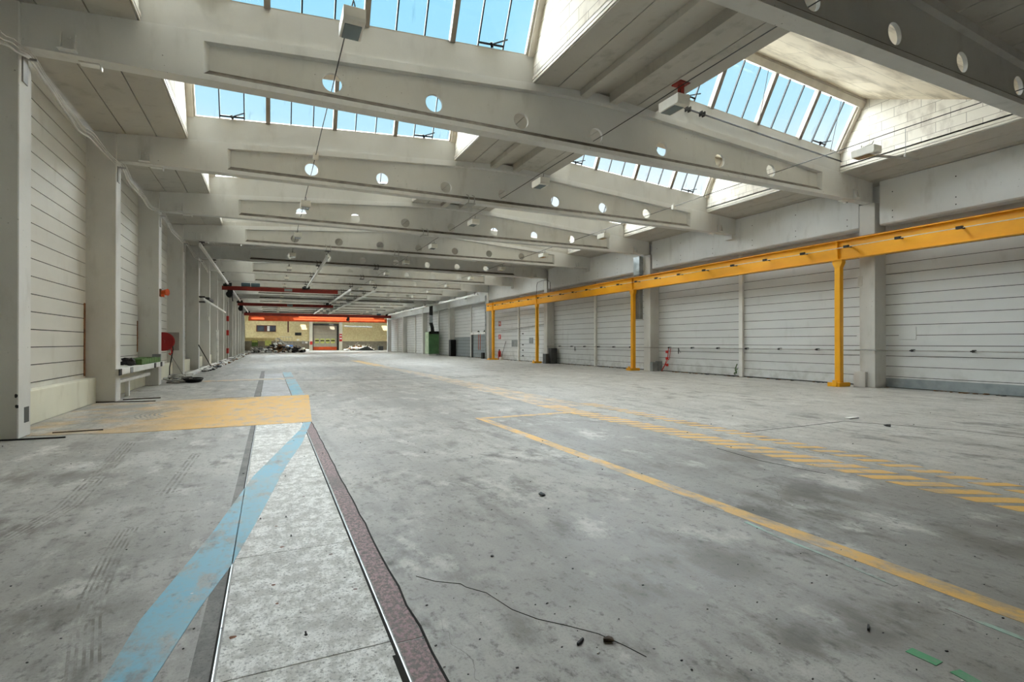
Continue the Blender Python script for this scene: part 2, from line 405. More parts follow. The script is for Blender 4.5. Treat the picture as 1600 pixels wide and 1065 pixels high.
# blue diagonal line, then along the rail
L = [(160, 1065), (218, 970), (330, 835), (395, 745), (470, 670)]; R = [(238, 1065), (312, 950), (364, 880), (405, 808), (447, 728), (472, 692)]
flat('blue_line', [[(-.93, .95)] + [tuple(at_z(u, v).xy) for u, v in L] + [(.5, 9.3), (.63, 9.35)] + [tuple(at_z(u, v).xy) for u, v in R[::-1]] + [(-.62, .95)]], 'p_blue', z1=.0040)
flat('blue_line', [[(px1 + .01, 14.2), (.80, 14.2), (.84, 20.5), (px1 + .01, 20.5)], [(px1 + .01, 22), (.84, 22), (.86, 25.5), (px1 + .01, 25.5)]], 'p_blue', z1=.004)
# yellow zone on the left, lines on the right
flat('yellow_zone', [[(-3.45, 9.7), (-1.87, 9.35), (.64, 9.35), (.90, 14.2), (-1.26, 14.2), (-3.45, 14.0)]], 'p_yellowzone', z1=.0048)
flat('yellow_line', [[(-3.0, 20.2), (.5, 20.6), (.5, 21.4), (-3.0, 21.0)]], 'p_faded', z1=.0048, label='faded yellow line')
flat('yellow_line', [[(3.235, -1), (3.395, -1), (3.44, 8.5), (3.29, 8.62)]], 'p_yellow', z1=.0014, label='long yellow line')
flat('yellow_line', [[(3.3, 8.60), (3.44, 8.46), (5.26, 8.44), (5.30, 8.62)]], 'p_yellow', z1=.0022, label='short yellow line across')
def xa(y): return 5.36 - .04 * max(0, min(6, y - 2.8))
n = 0
y = -.8
while y < 9.6:
    x = xa(y)
    flat('hatch_stripe', [[(x, y + .28), (x, y + .11), (x + .46, y - .15), (x + .46, y + .02)]], 'p_hatch', z1=.0016); 
    x2 = 6.03 + .03 * max(0, y - 3) - .02 * max(0, y - 6)
    if y > .3: flat('hatch_stripe', [[(x2, y + .20), (x2, y + .07), (x2 + .31, y - .10), (x2 + .31, y + .03)]], 'p_hatch', z1=.0016)
    y += .272
flat('faded_band', [[(5.15, 9.3), (6.2, 9.3), (6.12, 20), (6.02, 31), (5.45, 31), (5.55, 20)]], 'p_faded', z1=.0013, label='faded ochre band')
flat('faded_band', [[(5.42, 30.5), (6.04, 30.5), (6.0, 40), (5.38, 40)]], 'p_yellow', z1=.0018, label='short bright yellow band end')
def uvribbon(uvs, w, name, mat, z1=.0024, label=None):
    return flat(name, ribbon([tuple(at_z(u, v).xy) for u, v in uvs], w), mat, z1=z1, label=label)
uvribbon([(1052, 770), (1090, 783), (1130, 798)], .035, 'green_line', 'p_palegreen', label='pale green worn line')
uvribbon([(1165, 815), (1215, 838), (1300, 872), (1400, 915)], .03, 'green_line', 'p_palegreen')
uvribbon([(1480, 950), (1540, 975), (1620, 1006)], .035, 'green_line', 'p_palegreen')
uvribbon([(1420, 1015), (1468, 1037)], .055, 'green_line', 'p_green', label='bright green paint dash')
uvribbon([(1492, 1048), (1540, 1075)], .055, 'green_line', 'p_green')
uvribbon([(650, 900), (680, 908), (720, 912), (728, 917), (760, 926), (800, 952), (840, 967), (885, 977), (935, 990), (975, 1008), (1010, 1026)], .0024, 'crack', 'crack')
uvribbon([(1165, 675), (1200, 671), (1250, 666), (1318, 658), (1400, 664), (1500, 672), (1620, 686)], .012, 'crack', 'crack')
uvribbon([(1120, 700), (1190, 720), (1290, 740)], .006, 'crack', 'crack')
uvribbon([(380, 593), (560, 593.5), (640, 592)], .05, 'crack', 'crack', z1=.0012)
for uvs, n, w in (([(205, 690), (165, 735), (110, 790), (20, 842)], 5, .018), ([(205, 825), (180, 865), (155, 920), (140, 970), (135, 1070)], 5, .012), ([(310, 708), (290, 735), (265, 770)], 3, .02)):
    pts = [at_z(u, v).xy for u, v in uvs]
    for j in range(n):
        q = [(p.x + (j - n / 2) * w * 2.1, p.y + (j - n / 2) * w * .6) for p in pts]
        flat('tyre_print', ribbon(q, w), 'tyre', z1=.0009)
for c0, r0 in (((-1.35, 11.6), 1.1), ((-.9, 13.4), .9)):     # curved tyre prints on the yellow zone
    for j in range(6):
        a0 = 2.0 if r0 > 1 else .6
        q = [(c0[0] + (r0 - j * .09) * .8 * math.cos(a0 + i * .16), c0[1] + (r0 - j * .09) * math.sin(a0 + i * .16)) for i in range(14)]
        flat('tyre_print', ribbon(q, .032), 'tyre', z1=.0054)
# ------------------------------------------------------------------ walls
def planks(m, x0, x1, ya, yb, z0, z1, first=0.0, step=.303, gap=.016, depth=.02, side=1):
    """sheet panels with recessed horizontal joints; visible face at x = x1 (side=1) or x0"""
    if side > 0: m.box(x0, x1 - depth, ya, yb, z0, z1, 1)
    else: m.box(x0 + depth, x1, ya, yb, z0, z1, 1)
    z = z0 + first
    zs = [z0] + ([z] if first > 0.05 else []) + []
    while z + step < z1: z += step; zs.append(z)
    zs.append(z1)
    for a, b in zip(zs[:-1], zs[1:]):
        if b - a < .03: continue
        m.box(x0 + (0 if side > 0 else 0), x1, ya, yb, a + gap / 2, b - gap / 2, 0)
m = MB(); planks(m, XWL - .12, XWL, -6, 79.8, .55, 6.06, .1)
m.box(XWL - .2, XWL - .05, -6, 80, 0, 6.1, 1)
wl = struct(m.build('wall_left', ['panelL', 'gap']))
m = MB(); planks(m, XWR, XWR + .12, -6, 79.8, 0.03, 4.95, side=-1)
m.box(XWR + .1, XWR + .25, -6, 80, 0, 6.1, 1)
wr = struct(m.build('wall_right', ['panelR', 'gap']))
for k in range(-1, 14, 2):
    y = Yk(k) + 5.13 if False else Yk(k) + .12
    m = MB(); m.box(XWR - .10, XWR + .01, y, y + .17, 0, 4.95); struct(m.build('trim_%d' % (300 + k), 'steelwhite', bevel=.006))
m = MB(); m.box(XWR - .012, XWR + .01, -5, 9.36, .02, .285); m.build('kick_plate', 'panelgrey', wr)
for k in range(-1, 14):
    m = MB(); m.box(XWL - .02, -3.50, Yk(k) + .42, Yk(k + 1), 0, .555)
    struct(m.build('baseboard_left' , 'plinth', bevel=.012))
m = MB(); m.box(-4.2, 17.2, -6.3, -6, 0, 7.2); struct(m.build('wall_back', 'panelL'))
# rusty weathered edge strips beside left columns
for y, z0, z1 in ((14.33, .6, 2.2), (19.33, 1.05, 2.0)):
    m = MB(); m.box(XWL - .01, XWL + .012, y - .09, y, z0, z1); m.build('rust_streak', 'rustpatch', wl)
# ------------------------------------------------------------------ columns
def left_col():
    m = MB(); z1 = T(-3.3)
    m.box(XWL - .02, XL, 0, .42, 0, z1 - .005)
    return m
lc = None
for k in range(0, NB + 1):
    if lc is None: lc = left_col().build('concrete_column', 'column', bevel=.012); o = lc
    else: o = dup(lc)
    o.location = (0, Yk(k), 0)
    tag(o, 'pale concrete column on the left wall, %s from the camera' % ORD[k] if k else 'large pale concrete column at the left picture edge, nearest of its row', 'column', 'concrete columns of the left wall')
rc = None
for i, k in enumerate(range(0, NB + 1, 2)):
    if rc is None:
        m = MB(); m.box(XR, XWR + .02, 0, .45, 0, ZS); rc = m.build('concrete_column', 'column', bevel=.012); o = rc
    else: o = dup(rc)
    o.location = (0, Yk(k), 0)
    tag(o, 'pale concrete column on the right wall, %s from the camera' % ORD[i], 'column', 'concrete columns of the right wall')
# ------------------------------------------------------------------ right edge beams
eb0 = None
for i, k in enumerate(range(-2, NB - 1, 2)):
    if eb0 is None:
        a, b = .46, 9.87
        m = MB()
        m.prism_y([(XR, 4.80), (XR + .04, 4.76), (XR + .42, 4.76), (XR + .42, 6.05), (XR, 6.05)], a, b)
        eb0 = m.build('edge_beam', ['edge', 'dot'], bevel=.008)
        m = MB(); m.prism_x([(4.93 + .15, ZS - .005), (4.93 + .5, ZS - .005), (4.93 + .5, ZS - .17), (4.93 + .15, ZS - .17)], XR - .17, XR + .01)
        m.build('corbel', 'edge', eb0)
        for yy in (a + .35, 2.55, 4.3, 6.2, 8.0, b - .35):
            for zz in (4.93, 5.12, 5.66):
                m = MB(); m.cyl((XR - .001, yy, zz), (XR + .02, yy, zz), .017, n=8); m.build('bolt_hole', 'dot', eb0)
        o = eb0
    else: o = dup(eb0)
    o.location = (0, Yk(k), 0)
    tag(o, 'pale concrete edge beam above the right wall, %s span from the camera' % ORD[i], 'beam', 'edge beams of the right wall')
m = MB(); m.box(XWR - .10, XWR + .2, -6, 80, 4.9, 6.06)
struct(m.build('wall_right_upper', 'panelR'))
# ------------------------------------------------------------------ roof beams
FY0, FY1, WY0, WY1 = .06, .32, .16, .22
RX = 7.425
def topb(x):             # lower edge of the top flange, eased at the ridge
    d = abs(x - XC)
    base = T(x) - .155
    return base if d > .8 else base - .035 * (1 - d / .8)
def make_beam():
    m = MB(); xa, xb = XC - RX, XC + RX; xi, xj = xa + .07, xb - .07
    end0, end1 = XL, XR
    for (p, q) in ((end0, xa), (xb, end1)):
        m.slab(p, q, FY0, FY1, lambda x: ZS, T)
    st = [xa, xi] + [XC + HSP * (j - .5) for j in range(-3, 5)] + [xj, xb]
    st = sorted(st + [XC, XC - .8, XC + .8])
    ZB, ZBW = 5.56, 5.665
    def ztw(x): return topb(x) - .015
    # flanges
    for p, q in zip(st[:-1], st[1:]):
        m.slab(p, q, FY0, FY1, lambda x: ZS, lambda x: ZB)
        m.slab(p, q, FY0, FY1, topb, T)
    wst = [x for x in st if xi - 1e-6 <= x <= xj + 1e-6]
    for sgn in (0, 1):
        fy, wy = (FY0, WY0) if sgn == 0 else (FY1, WY1)
        for p, q in zip(wst[:-1], wst[1:]):
            m.add([(p, fy, ZB), (q, fy, ZB), (q, wy, ZBW), (p, wy, ZBW)], [(0, 1, 2, 3)], 1)
            m.add([(p, fy, topb(p)), (q, fy, topb(q)), (q, wy, ztw(q)), (p, wy, ztw(p))], [(0, 1, 2, 3)])
        for x0, x1 in ((xa, xi), (xb, xj)):
            m.add([(x0, fy, ZB), (x1, fy, ZB), (x1, wy, ZBW)], [(0, 1, 2)], 1)
            m.add([(x0, fy, topb(x0)), (x1, fy, topb(x1)), (x1, wy, ztw(x1))], [(0, 1, 2)])
            m.add([(x0, fy, ZB), (x1, wy, ZBW), (x1, wy, ztw(x1)), (x0, fy, topb(x0))], [(0, 1, 2, 3)])
        # web cells with round holes
        cells = [(xi, XC - 3.5 * HSP, None)] + [(XC + HSP * (j - .5), XC + HSP * (j + .5), XC + HSP * j) for j in range(-3, 4)] + [(XC + 3.5 * HSP, xj, None)]
        for c0, c1, hc in cells:
            if hc is None:
                m.add([(c0, wy, ZBW), (c1, wy, ZBW), (c1, wy, ztw(c1)), (c0, wy, ztw(c0))], [(0, 1, 2, 3)]); continue
            hz, r, N = 5.865, .165, 32
            cs = [(c0, ZBW), (c1, ZBW), (c1, ztw(c1)), (c0, ztw(c0))]
            if c0 < XC < c1: cs = [(c0, ZBW), (c1, ZBW), (c1, ztw(c1)), (XC, ztw(XC)), (c0, ztw(c0))]
            angs = sorted([2 * math.pi * i / N for i in range(N)] + [math.atan2(z - hz, x - hc) % (2 * math.pi) for x, z in cs])
            inner, outer = [], []
            for a in angs:
                ca, sa = math.cos(a), math.sin(a); best = 1e9
                for (x0, z0), (x1, z1) in zip(cs, cs[1:] + cs[:1]):
                    ex, ez = x1 - x0, z1 - z0; det = ca * (-ez) + sa * ex
                    if abs(det) < 1e-9: continue
                    dx, dz = x0 - hc, z0 - hz
                    tt = (dx * (-ez) + dz * ex) / det; uu = (ca * dz - sa * dx) / det
                    if tt > 0 and -1e-6 <= uu <= 1 + 1e-6: best = min(best, tt)
                inner.append((hc + r * ca, wy, hz + r * sa)); outer.append((hc + best * ca, wy, hz + best * sa))
            n = len(angs)
            m.add(inner + outer, [(i, (i + 1) % n, n + (i + 1) % n, n + i) for i in range(n)])
            if sgn == 0:
                m.add(inner + [(x, WY1, z) for x, _, z in inner], [(i, (i + 1) % n, n + (i + 1) % n, n + i) for i in range(n)])
    return m
HSP = 1.8316
def bracket_mesh(x0, x1):
    m = MB()
    m.box(x0, x1, FY0 - .012, FY0 - .002, 5.50, 5.757)
    for x in (x0, x1 - .018): m.add([(x, FY0 - .002, 5.50), (x + .018, FY0 - .002, 5.50), (x + .018, FY0 - .002, 5.757), (x, FY0 - .002, 5.757), (x, FY0 - .10, 5.50), (x + .018, FY0 - .10, 5.50), (x + .018, FY0 - .03, 5.757), (x, FY0 - .03, 5.757)],
        [(0, 1, 2, 3), (4, 7, 6, 5), (0, 4, 5, 1), (1, 5, 6, 2), (2, 6, 7, 3), (3, 7, 4, 0)])
    m.box(x0 - .02, x1 + .02, FY0 - .11, FY0 - .002, 5.49, 5.51)
    m.cyl((x0 + .09, FY0 - .012, 5.70), (x0 + .09, FY0 - .03, 5.70), .025, n=8)
    return m
def foot_mesh(x0, x1):
    m = MB(); m.box(x0, x1, FY1 - .12, FY1 + .02, ZS - .022, ZS - .001); m.box(x1 - .01, x1 + .01, FY1 - .05, FY1 + .02, ZS - .06, ZS - .001); return m
def clamp_mesh(x):
    m = MB()
    for d in (-.09, .09):
        m.tube([(x + d - .03, FY0 + .05, 5.70), (x + d, FY0 - .03, 5.66), (x + d + .015, FY0 - .04, 5.56), (x + d, FY0 - .03, 5.44)], .014, 6)
        m.tube([(x + d, FY0 - .03, 5.44), (x + d, FY1 + .03, 5.44), (x + d, FY1 + .03, 5.60)], .012, 6)
    m.box(x - .13, x + .13, FY0 - .05, FY1 + .05, 5.425, 5.445)
    return m
bm_root = None
for k in range(-1, NB + 1):
    if bm_root is None:
        bm_root = make_beam().build('roof_beam', ['beam', 'dust']); o = bm_root
        bracket_mesh(-2.71, -2.535).build('bracket', 'beam', o); bracket_mesh(15.25, 15.42).build('bracket', 'beam', o)
        foot_mesh(-2.55, -2.30).build('bracket_plate', 'steelwhite', o); foot_mesh(15.0, 15.25).build('bracket_plate', 'steelwhite', o)
    else: o = dup(bm_root)
    o.location = (0, Yk(k), 0)
    o['_w'] = (0, Yk(k), 0)
    nm = ('pale concrete roof beam with round holes, dark and nearest, crossing the top right corner' if k < 0 else
          'pale concrete roof beam with round holes, %s crossing the hall from the camera' % ORD[k + 1])
    tag(o, nm, 'beam', 'roof beams across the hall')
    def addclamp(x):
        c = clamp_mesh(x).build('clamp', 'darksteel' if k >= 4 else 'steelgrey'); c.parent = o
    if k >= 1: addclamp(5.38)
    if k >= 3 and k <= 6: addclamp(2.35)
    if k >= 6: addclamp(7.1)
# ------------------------------------------------------------------ ceilings, sheds, skylights
PT = .13
def xplanks(m, x0, x1, ya, yb, w=.555, mi=0, anchor=None):
    n = max(1, round((x1 - x0) / w)); ww = (x1 - x0) / n
    for i in range(n):
        a, b = x0 + i * ww + .010, x0 + (i + 1) * ww - .010
        if a < XC < b:
            m.slab(a, XC, ya, yb, T, lambda x: T(x) + PT, mi); m.slab(XC, b, ya, yb, T, lambda x: T(x) + PT, mi)
        else: m.slab(a, b, ya, yb, T, lambda x: T(x) + PT, mi)
OPEN = ((-1.80, 4.90), (8.05, 14.75))
wn = 0; cn = 0
def ceiling(k):
    m = MB(); ya, yb = Yk(k) + .10, Yk(k + 1) + .10
    spans = [(XWL + .12, -1.80), (14.75, XR + .42)] if k not in DARK else [(XWL + .12, 6.0), (6.95, XR + .42)]
    for a, b in spans: xplanks(m, a, b, ya, yb)
    if k not in DARK: xplanks(m, 4.90, 6.0, ya, yb); xplanks(m, 6.95, 8.05, ya, yb)
    # ridge: two ribs and a raised closing plank
    for a, b in ((6.0, 6.2), (6.75, 6.95)): m.slab(a, b, ya + .2, yb - .05, lambda x: 6.59, lambda x: T(XC) + .1)
    m.box(6.19, 6.76, ya, yb, 6.80, 6.90)
    # weather deck on top closes the joints
    dk = lambda x: T(x) + PT + .002
    for a, b in ([(XWL - .1, -1.80), (14.75, XR + .8)] if k not in DARK else [(XWL - .1, 6.3), (6.65, XR + .8)]):
        m.slab(a, b, ya, yb, dk, lambda x: T(x) + PT + .06, 1)
    if k not in DARK: m.slab(4.90, 6.3, ya, yb, dk, lambda x: T(x) + PT + .06, 1); m.slab(6.65, 8.05, ya, yb, dk, lambda x: T(x) + PT + .06, 1)
    m.box(6.1, 6.85, ya, yb, 6.901, 6.96, 1)
    return struct(m.build('ceiling', ['plank', 'roofing']))
def shed(k):
    """cheek walls, sloping roof and curb of the two skylights of bay k; window in the far side"""
    global wn
    Yf = Yk(k + 1)                      # far beam
    yb, yt = Yf + .14, Yf - .486        # glass foot / head
    ylo = Yk(k) + FY1 - .02
    yhi, zhi = Yf - .62, 1.80
    for si, (a, b) in enumerate(OPEN):
        m = MB()
        m.slab(a, b, Yf + .11, Yf + .27, T, lambda x: T(x) + .57)
        struct(m.build('trim_%d' % (k * 2 + si + 10), 'curb'))
        # cheeks
        for (xi, xo) in ((a, a - .13), (b, b + .13)):
            z = T(xi)
            poly = [(ylo, z + PT + .003), (Yf + .27, z + PT + .003), (Yf + .27, z + .57), (yb + .06, z + .57), (yt + .06, z + 1.72), (yhi, z + zhi), (ylo, z + .20)]
            m = MB(); m.prism_x(poly, xi, xo)
            struct(m.build('wall_skylight', 'block'))
            m = MB()
            s = 1 if xi == a else -1
            m.box(min(xi, xi + s * .02), max(xi, xi + s * .02), ylo, Yf + .105, z + PT * .15, z + PT * .52)
            m.box(min(xi, xi + s * .028), max(xi, xi + s * .028), ylo, Yf + .105, z + PT * .58, z + PT * 1.1)
            struct(m.build('trim_%d' % (k * 4 + si * 2 + (0 if s > 0 else 1) + 100), 'frame'))
        # sloping roof
        m = MB(); a2, b2 = a - .14, b + .14
        for (d0, d1, mi) in ((0, .12, 0), (.121, .18, 1)):
            m.hexa([(a2, ylo, T(a) + .06 + d0), (b2, ylo, T(b) + .06 + d0), (b2, yhi + .02, T(b) + zhi + d0), (a2, yhi + .02, T(a) + zhi + d0),
                    (a2, ylo, T(a) + .06 + d1), (b2, ylo, T(b) + .06 + d1), (b2, yhi + .02, T(b) + zhi + d1), (a2, yhi + .02, T(a) + zhi + d1)], mi)
        struct(m.build('ceiling_skylight', ['woodwool', 'roofing']))
        # glazing
        wn += 1
        P = lambda x, s, o=0.0: Vector((x, yb + (yt - yb) * s + o * .87, T(x) + .57 + 1.14 * s + o * .49))     # point on the leaning plane
        def lean(m, x0, x1, s0, s1, o0, o1, mi=0):
            m.hexa([P(x0, s0, o0), P(x1, s0, o0), P(x1, s0, o1), P(x0, s0, o1), P(x0, s1, o0), P(x1, s1, o0), P(x1, s1, o1), P(x0, s1, o1)], mi)
        m = MB()
        lean(m, a, b, -.01, .025, -.02, .10)                       # sill
        lean(m, a, b, .93, 1.06, -.10, .08)                        # head board
        lean(m, a, a + .13, 0, .96, -.07, .08); lean(m, b - .13, b, 0, .96, -.07, .08)
        lean(m, a + .13, a + .18, 0, .96, -.02, .05); lean(m, b - .18, b - .13, 0, .96, -.02, .05)
        m.hexa([(a2, yhi + .02, T(a) + zhi - .05), (b2, yhi + .02, T(b) + zhi - .05), (b2, yt + .1, T(b) + 1.70), (a2, yt + .1, T(a) + 1.70),
                (a2, yhi + .02, T(a) + zhi + .18), (b2, yhi + .02, T(b) + zhi + .18), (b2, yt + .1, T(b) + zhi + .18), (a2, yt + .1, T(a) + zhi + .18)])
        fr = struct(m.build('window_%d' % wn, 'frame', loc=(a, yb, T(a) + .57)))
        seg = (b - a - .30) / 4; x0 = a + .15
        for j in range(1, 4):
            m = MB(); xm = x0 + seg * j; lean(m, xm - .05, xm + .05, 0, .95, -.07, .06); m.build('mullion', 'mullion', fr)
        for j in range(4):
            for q in (1, 2):
                xm = x0 + seg * (j + q / 3); m = MB(); lean(m, xm - .014, xm + .014, .02, .94, -.012, .03); m.build('glazing_bar', 'bar', fr)
        m = MB(); lean(m, a + .1, b - .1, .01, .95, .035, .043); m.build('pane', 'glass', fr)
        if k <= 2:
            segs = (0, 3)
            for j in segs:
                m = MB(); xa_, xb_ = x0 + seg * (j + 1 / 3), x0 + seg * (j + 2 / 3)
                lean(m, xa_, xb_, .055, .085, -.03, .02); m.build('vent_rail', 'bar', fr)
                m = MB(); xm = (xa_ + xb_) / 2
                m.bar(P(xm, .07, -.03), P(xb_ + .02, .17, -.12), .02, .02); m.bar(P(xm - .02, .10, -.05), P(xm + .02, .03, -.05), .05, .03)
                m.build('vent_lever', 'bar', fr)
        if k == -1 and si == 1:
            m = MB(); m.tube([P(x, -.02, -.17) + Vector((0, 0, -.18)) for x in (8.3, 10, 12, 14.6)], .016, 6)
            m.tube([P(x, -.02, -.17) + Vector((0, -.03, -.215)) for x in (8.3, 10, 12, 14.6)], .010, 6)
            for x in (8.95, 9.4):
                p = P(x, -.02, -.18) + Vector((0, 0, -.19)); m.box(p.x - .06, p.x - .03, p.y - .05, p.y + .05, p.z - .05, p.z + .06); m.box(p.x + .03, p.x + .06, p.y - .05, p.y + .05, p.z - .05, p.z + .06)
            m.build('opener_shaft', 'darksteel', fr)
            for x in (11.1, 13.9):
                m = MB(); p = P(x, -.02, -.2); m.cyl(p + Vector((0, -.15, -.1)), p + Vector((0, -.55, 1.6)), .008, n=6); m.build('opener_rod', 'darksteel', fr)
for k in range(-3, NB):
    ceiling(k)
    if k not in DARK: shed(k)
# gable closings at both ends above the last beam
m = MB(); m.slab(XWL - .1, XC, Yk(NB) + .10, Yk(NB) + .34, lambda x: T(x), lambda x: T(x) + 1.0); m.slab(XC, XR + .8, Yk(NB) + .10, Yk(NB) + .34, lambda x: T(x), lambda x: T(x) + 1.0)
struct(m.build('wall_gable', 'beam'))
m = MB(); m.slab(XWL - .1, XC, -6, -5.5, lambda x: 5, lambda x: T(x) + .2); m.slab(XC, XR + .8, -6, -5.5, lambda x: 5, lambda x: T(x) + .2)
struct(m.build('wall_gable', 'beam'))
# ------------------------------------------------------------------ hanging box lamps on suspension cables
HX = {0: XC - 3 * HSP, 1: XC, 2: XC + 3 * HSP}
rown = {0: 'left', 1: 'ridge', 2: 'right'}
WIREZ = 5.79
for r in range(3):
    m = MB(); y0 = 4.2 if r else 4.2
    pts = []
    y = y0
    while y < Yk(NB) + .4: pts.append((HX[r], y, WIREZ + .012 * math.sin(y * 1.25))); y += 1.25
    m.tube(pts, .009, 6)
    tag(m.build('suspension_cable', 'darksteel', loc=(HX[r], y0, WIREZ)), 'thin dark cable strung through the beam holes, carrying the %s row of box lamps' % rown[r], 'cable')
lamp0 = None
def make_lamp():
    root = empty('box_lamp', (0, 0, 0), '', 'lamp')
    m = MB(); w, l, h = .14, .25, .085
    m.prism_x([(-l, h), (l, h), (l, -h + .04), (l - .02, -h), (-l + .02, -h), (-l, -h + .04)], -w, w)
    hs = m.build('housing', 'lamp', root, bevel=.008)
    m = MB(); m.box(-w + .03, w - .03, -l + .12, l - .03, -h - .006, -h + .01); m.build('lamp_glass', 'glassdark', root, bevel=.004)
    m = MB(); m.box(-.10, .12, -.16, .02, h, h + .025); m.tube([(0, -.1, h + .02), (.02, -.12, h + .08), (0, -.16, h + .12)], .008, 5); m.tube([(0, .1, h), (0, .1, h + .1)], .008, 5)
    m.build('hanger', 'darksteel', root)
    return root
cnt = {0: 0, 1: 0, 2: 0}
for k in range(-1, NB):
    for r in range(3):
        if k == 0 and r != 1: continue
        o = make_lamp() if lamp0 is None else dup(lamp0)
        if lamp0 is None: lamp0 = o
        yy = Yk(k) + 2.745; zz = 5.545
        o.location = (HX[r], yy, zz); cnt[r] += 1; o['_w'] = tuple(o.location)
        tag(o, 'white box lamp hanging on the cable of the %s row, %s from the camera' % (rown[r], ORD[cnt[r] - 1]), 'lamp', 'box lamps hanging under the roof')
        if k == -1 and r == 2:
            arm = MB(); arm.bar((.1, .05, .0 - .10), (1.75, -.25, .34), .05, .035); arm.build('support_arm', 'steelgrey', o, loc=None) if False else None
m = MB(); p = at_z(1064, 126, 6.73)
m.box(p.x - .13, p.x + .13, p.y - .13, p.y + .13, T(p.x) - .022, T(p.x) + .005); m.box(p.x - .045, p.x + .045, p.y - .045, p.y + .045, T(p.x) - .42, T(p.x) - .02)
tag(m.build('ceiling_bracket', 'red', loc=(p.x, p.y, T(p.x))), 'small dark red post with square plate fixed under the ridge planks', 'bracket')
m = MB(); m.bar((12.12, 7.1, 5.50), (13.75, 7.0, 5.62), .035, .05); m.cyl((13.3, 7.03, 5.6), (13.3, 7.03, 5.68), .03); m.cyl((13.3, 7.03, 5.6), (13.3, 7.03, 6.27), .008)
tag(m.build('support_arm', 'steelgrey', loc=(12.1, 7.1, 5.7)), 'grey steel bar reaching from the right box lamp towards the roof edge', 'bar')
m = MB(); m.box(-.06, .06, -.05, .05, -.07, .07); m.cyl((0, 0, .07), (0, 0, .12), .02)
for kx, lab in ((2, 'small white connector box on the right cable in the second bay'), (0, 'small white connector clip on the left cable in the second bay')):
    o = m.build('junction_box', 'lamp'); o.location = (HX[kx], Yk(1) - 1.2, WIREZ - .03); tag(o, lab, 'connector')
# ------------------------------------------------------------------ yellow crane runway on the right
gx = 15.80
root = empty('crane_runway', (gx, 10.2, 0), 'long yellow crane runway girder on posts along the right wall', 'crane girder')
m = MB(); ya, yb = -4.5, 38.8
m.box(gx - .012, gx + .012, ya, yb, 3.87, 4.42); m.box(gx - .12, gx + .12, ya, yb, 3.85, 3.874); m.box(gx - .12, gx + .12, ya, yb, 4.416, 4.44)
m.build('girder', 'yellow', root)
m = MB(); m.box(gx - .03, gx + .03, ya, yb, 4.441, 4.475); m.build('rail', 'rustpatch', root)
posts = (10.2, 20.15, 30.05, 37.4)
for i, y in enumerate((.3,) + posts):
    for yy in (y - .06, y + .06)[:1]:
        m = MB(); m.prism_y([(gx - .118, 4.414), (gx - .012, 4.414), (gx - .012, 3.876), (gx - .05, 3.876)], y - .012, y + .012); m.build('stiffener', 'yellow', root)
    m = MB(); m.box(gx - .085, gx + .085, y - .085, y + .085, .06, 3.70)
    m.prism_x([(y - .085, 3.62), (y + .085, 3.62), (y + .15, 3.76), (y + .15, 3.85), (y - .15, 3.85), (y - .15, 3.76)], gx - .09, gx + .09)
    po = m.build('post', 'yellow', root, bevel=.006)
    m = MB()
    if i < 4: m.box(gx - .27, gx + .25, y - .19, y + .19, 0, .12); m.box(gx - .30, gx - .26, y - .12, y + .02, .0, .2)
    else: m.box(gx - .5, gx + .4, y - .25, y + .2, 0, .05); m.box(gx - .4, gx + .3, y - .2, y + .15, .05, .12)
    m.build('base_plate', 'yellow', po, bevel=.008)
m = MB(); m.tube([(gx - .27, y, 4.18 + .006 * math.sin(y)) for y in [ya + i for i in range(44)]], .011, 6); m.build('conductor_line', 'cable', root)
y = 7.02 - 1.40 * 7; i = 0
while y < 38.3:
    m = MB(); m.bar((gx - .01, y, 4.20), (gx - .28, y, 4.205), .045, .03); m.box(gx - .31, gx - .24, y - .09, y + .05, 4.155, 4.225); m.build('line_bracket', 'black', root)
    y += 1.40
# ------------------------------------------------------------------ handrail pipe and fittings on the right wall
m = MB()
m.tube([(XWR - .13, y, 1.10) for y in (-4, 5, 9.25)], .018, 8)
pts = [(XWR - .13, 9.25, 1.10), (XR - .07, 9.3, 1.115), (XR - .07, 9.9, 1.115), (XWR - .13, 9.95, 1.10)]; m.tube(pts, .018, 8)
pts = [(XWR - .13, 9.95, 1.10), (XWR - .13, 19.25, 1.10), (XR - .07, 19.3, 1.11), (XR - .07, 19.9, 1.11), (XWR - .13, 19.95, 1.10), (XWR - .13, 29.2, 1.10), (XR - .05, 29.3, 1.1)]; m.tube(pts, .018, 8)
pr = tag(m.build('wall_pipe', 'steelgrey', loc=(XWR - .13, 10, 1.1)), 'thin grey pipe on clips running along the right wall at hip height', 'pipe')
for y in [1.5 + 1.42 * i for i in range(20)]:
    if any(abs(y - Yk(k) - .2) < .7 for k in (0, 2)) : continue
    m = MB(); m.box(XWR - .16, XWR, y - .015, y + .015, 1.07, 1.14); m.box(XWR - .16, XWR - .1, y - .05, y + .05, 1.085, 1.12); m.build('pipe_clip', 'darksteel', pr)
for y in (17.9, 26.6):
    m = MB(); m.cyl((XWR - .15, y, 1.10), (XWR - .15, y, .86), .022, n=8); m.cyl((XWR - .15, y, .86), (XWR - .15, y, .82), .012, n=8); m.tube([(XWR - .15, y - .02, 1.05), (XWR - .2, y - .12, .95), (XWR - .16, y - .16, .88)], .008, 5)
    m.build('valve', 'darksteel', pr)
m = MB(); m.tube([(XWR - .1, 37.6, 2.30), (XWR - .1, 35, 2.36), (XWR - .1, 31, 2.55), (XWR - .1, 29.8, 2.6)], .03, 6); m.tube([(XWR - .1, 39.1, 2.42), (XWR - .1, 37.2, 2.38), (XWR - .1, 37.1, 2.28)], .012, 6)
tag(m.build('wall_pipe', 'steelgrey', loc=(XWR - .1, 34, 2.4)), 'short grey pipe high on the white wall behind the two far yellow posts', 'pipe')
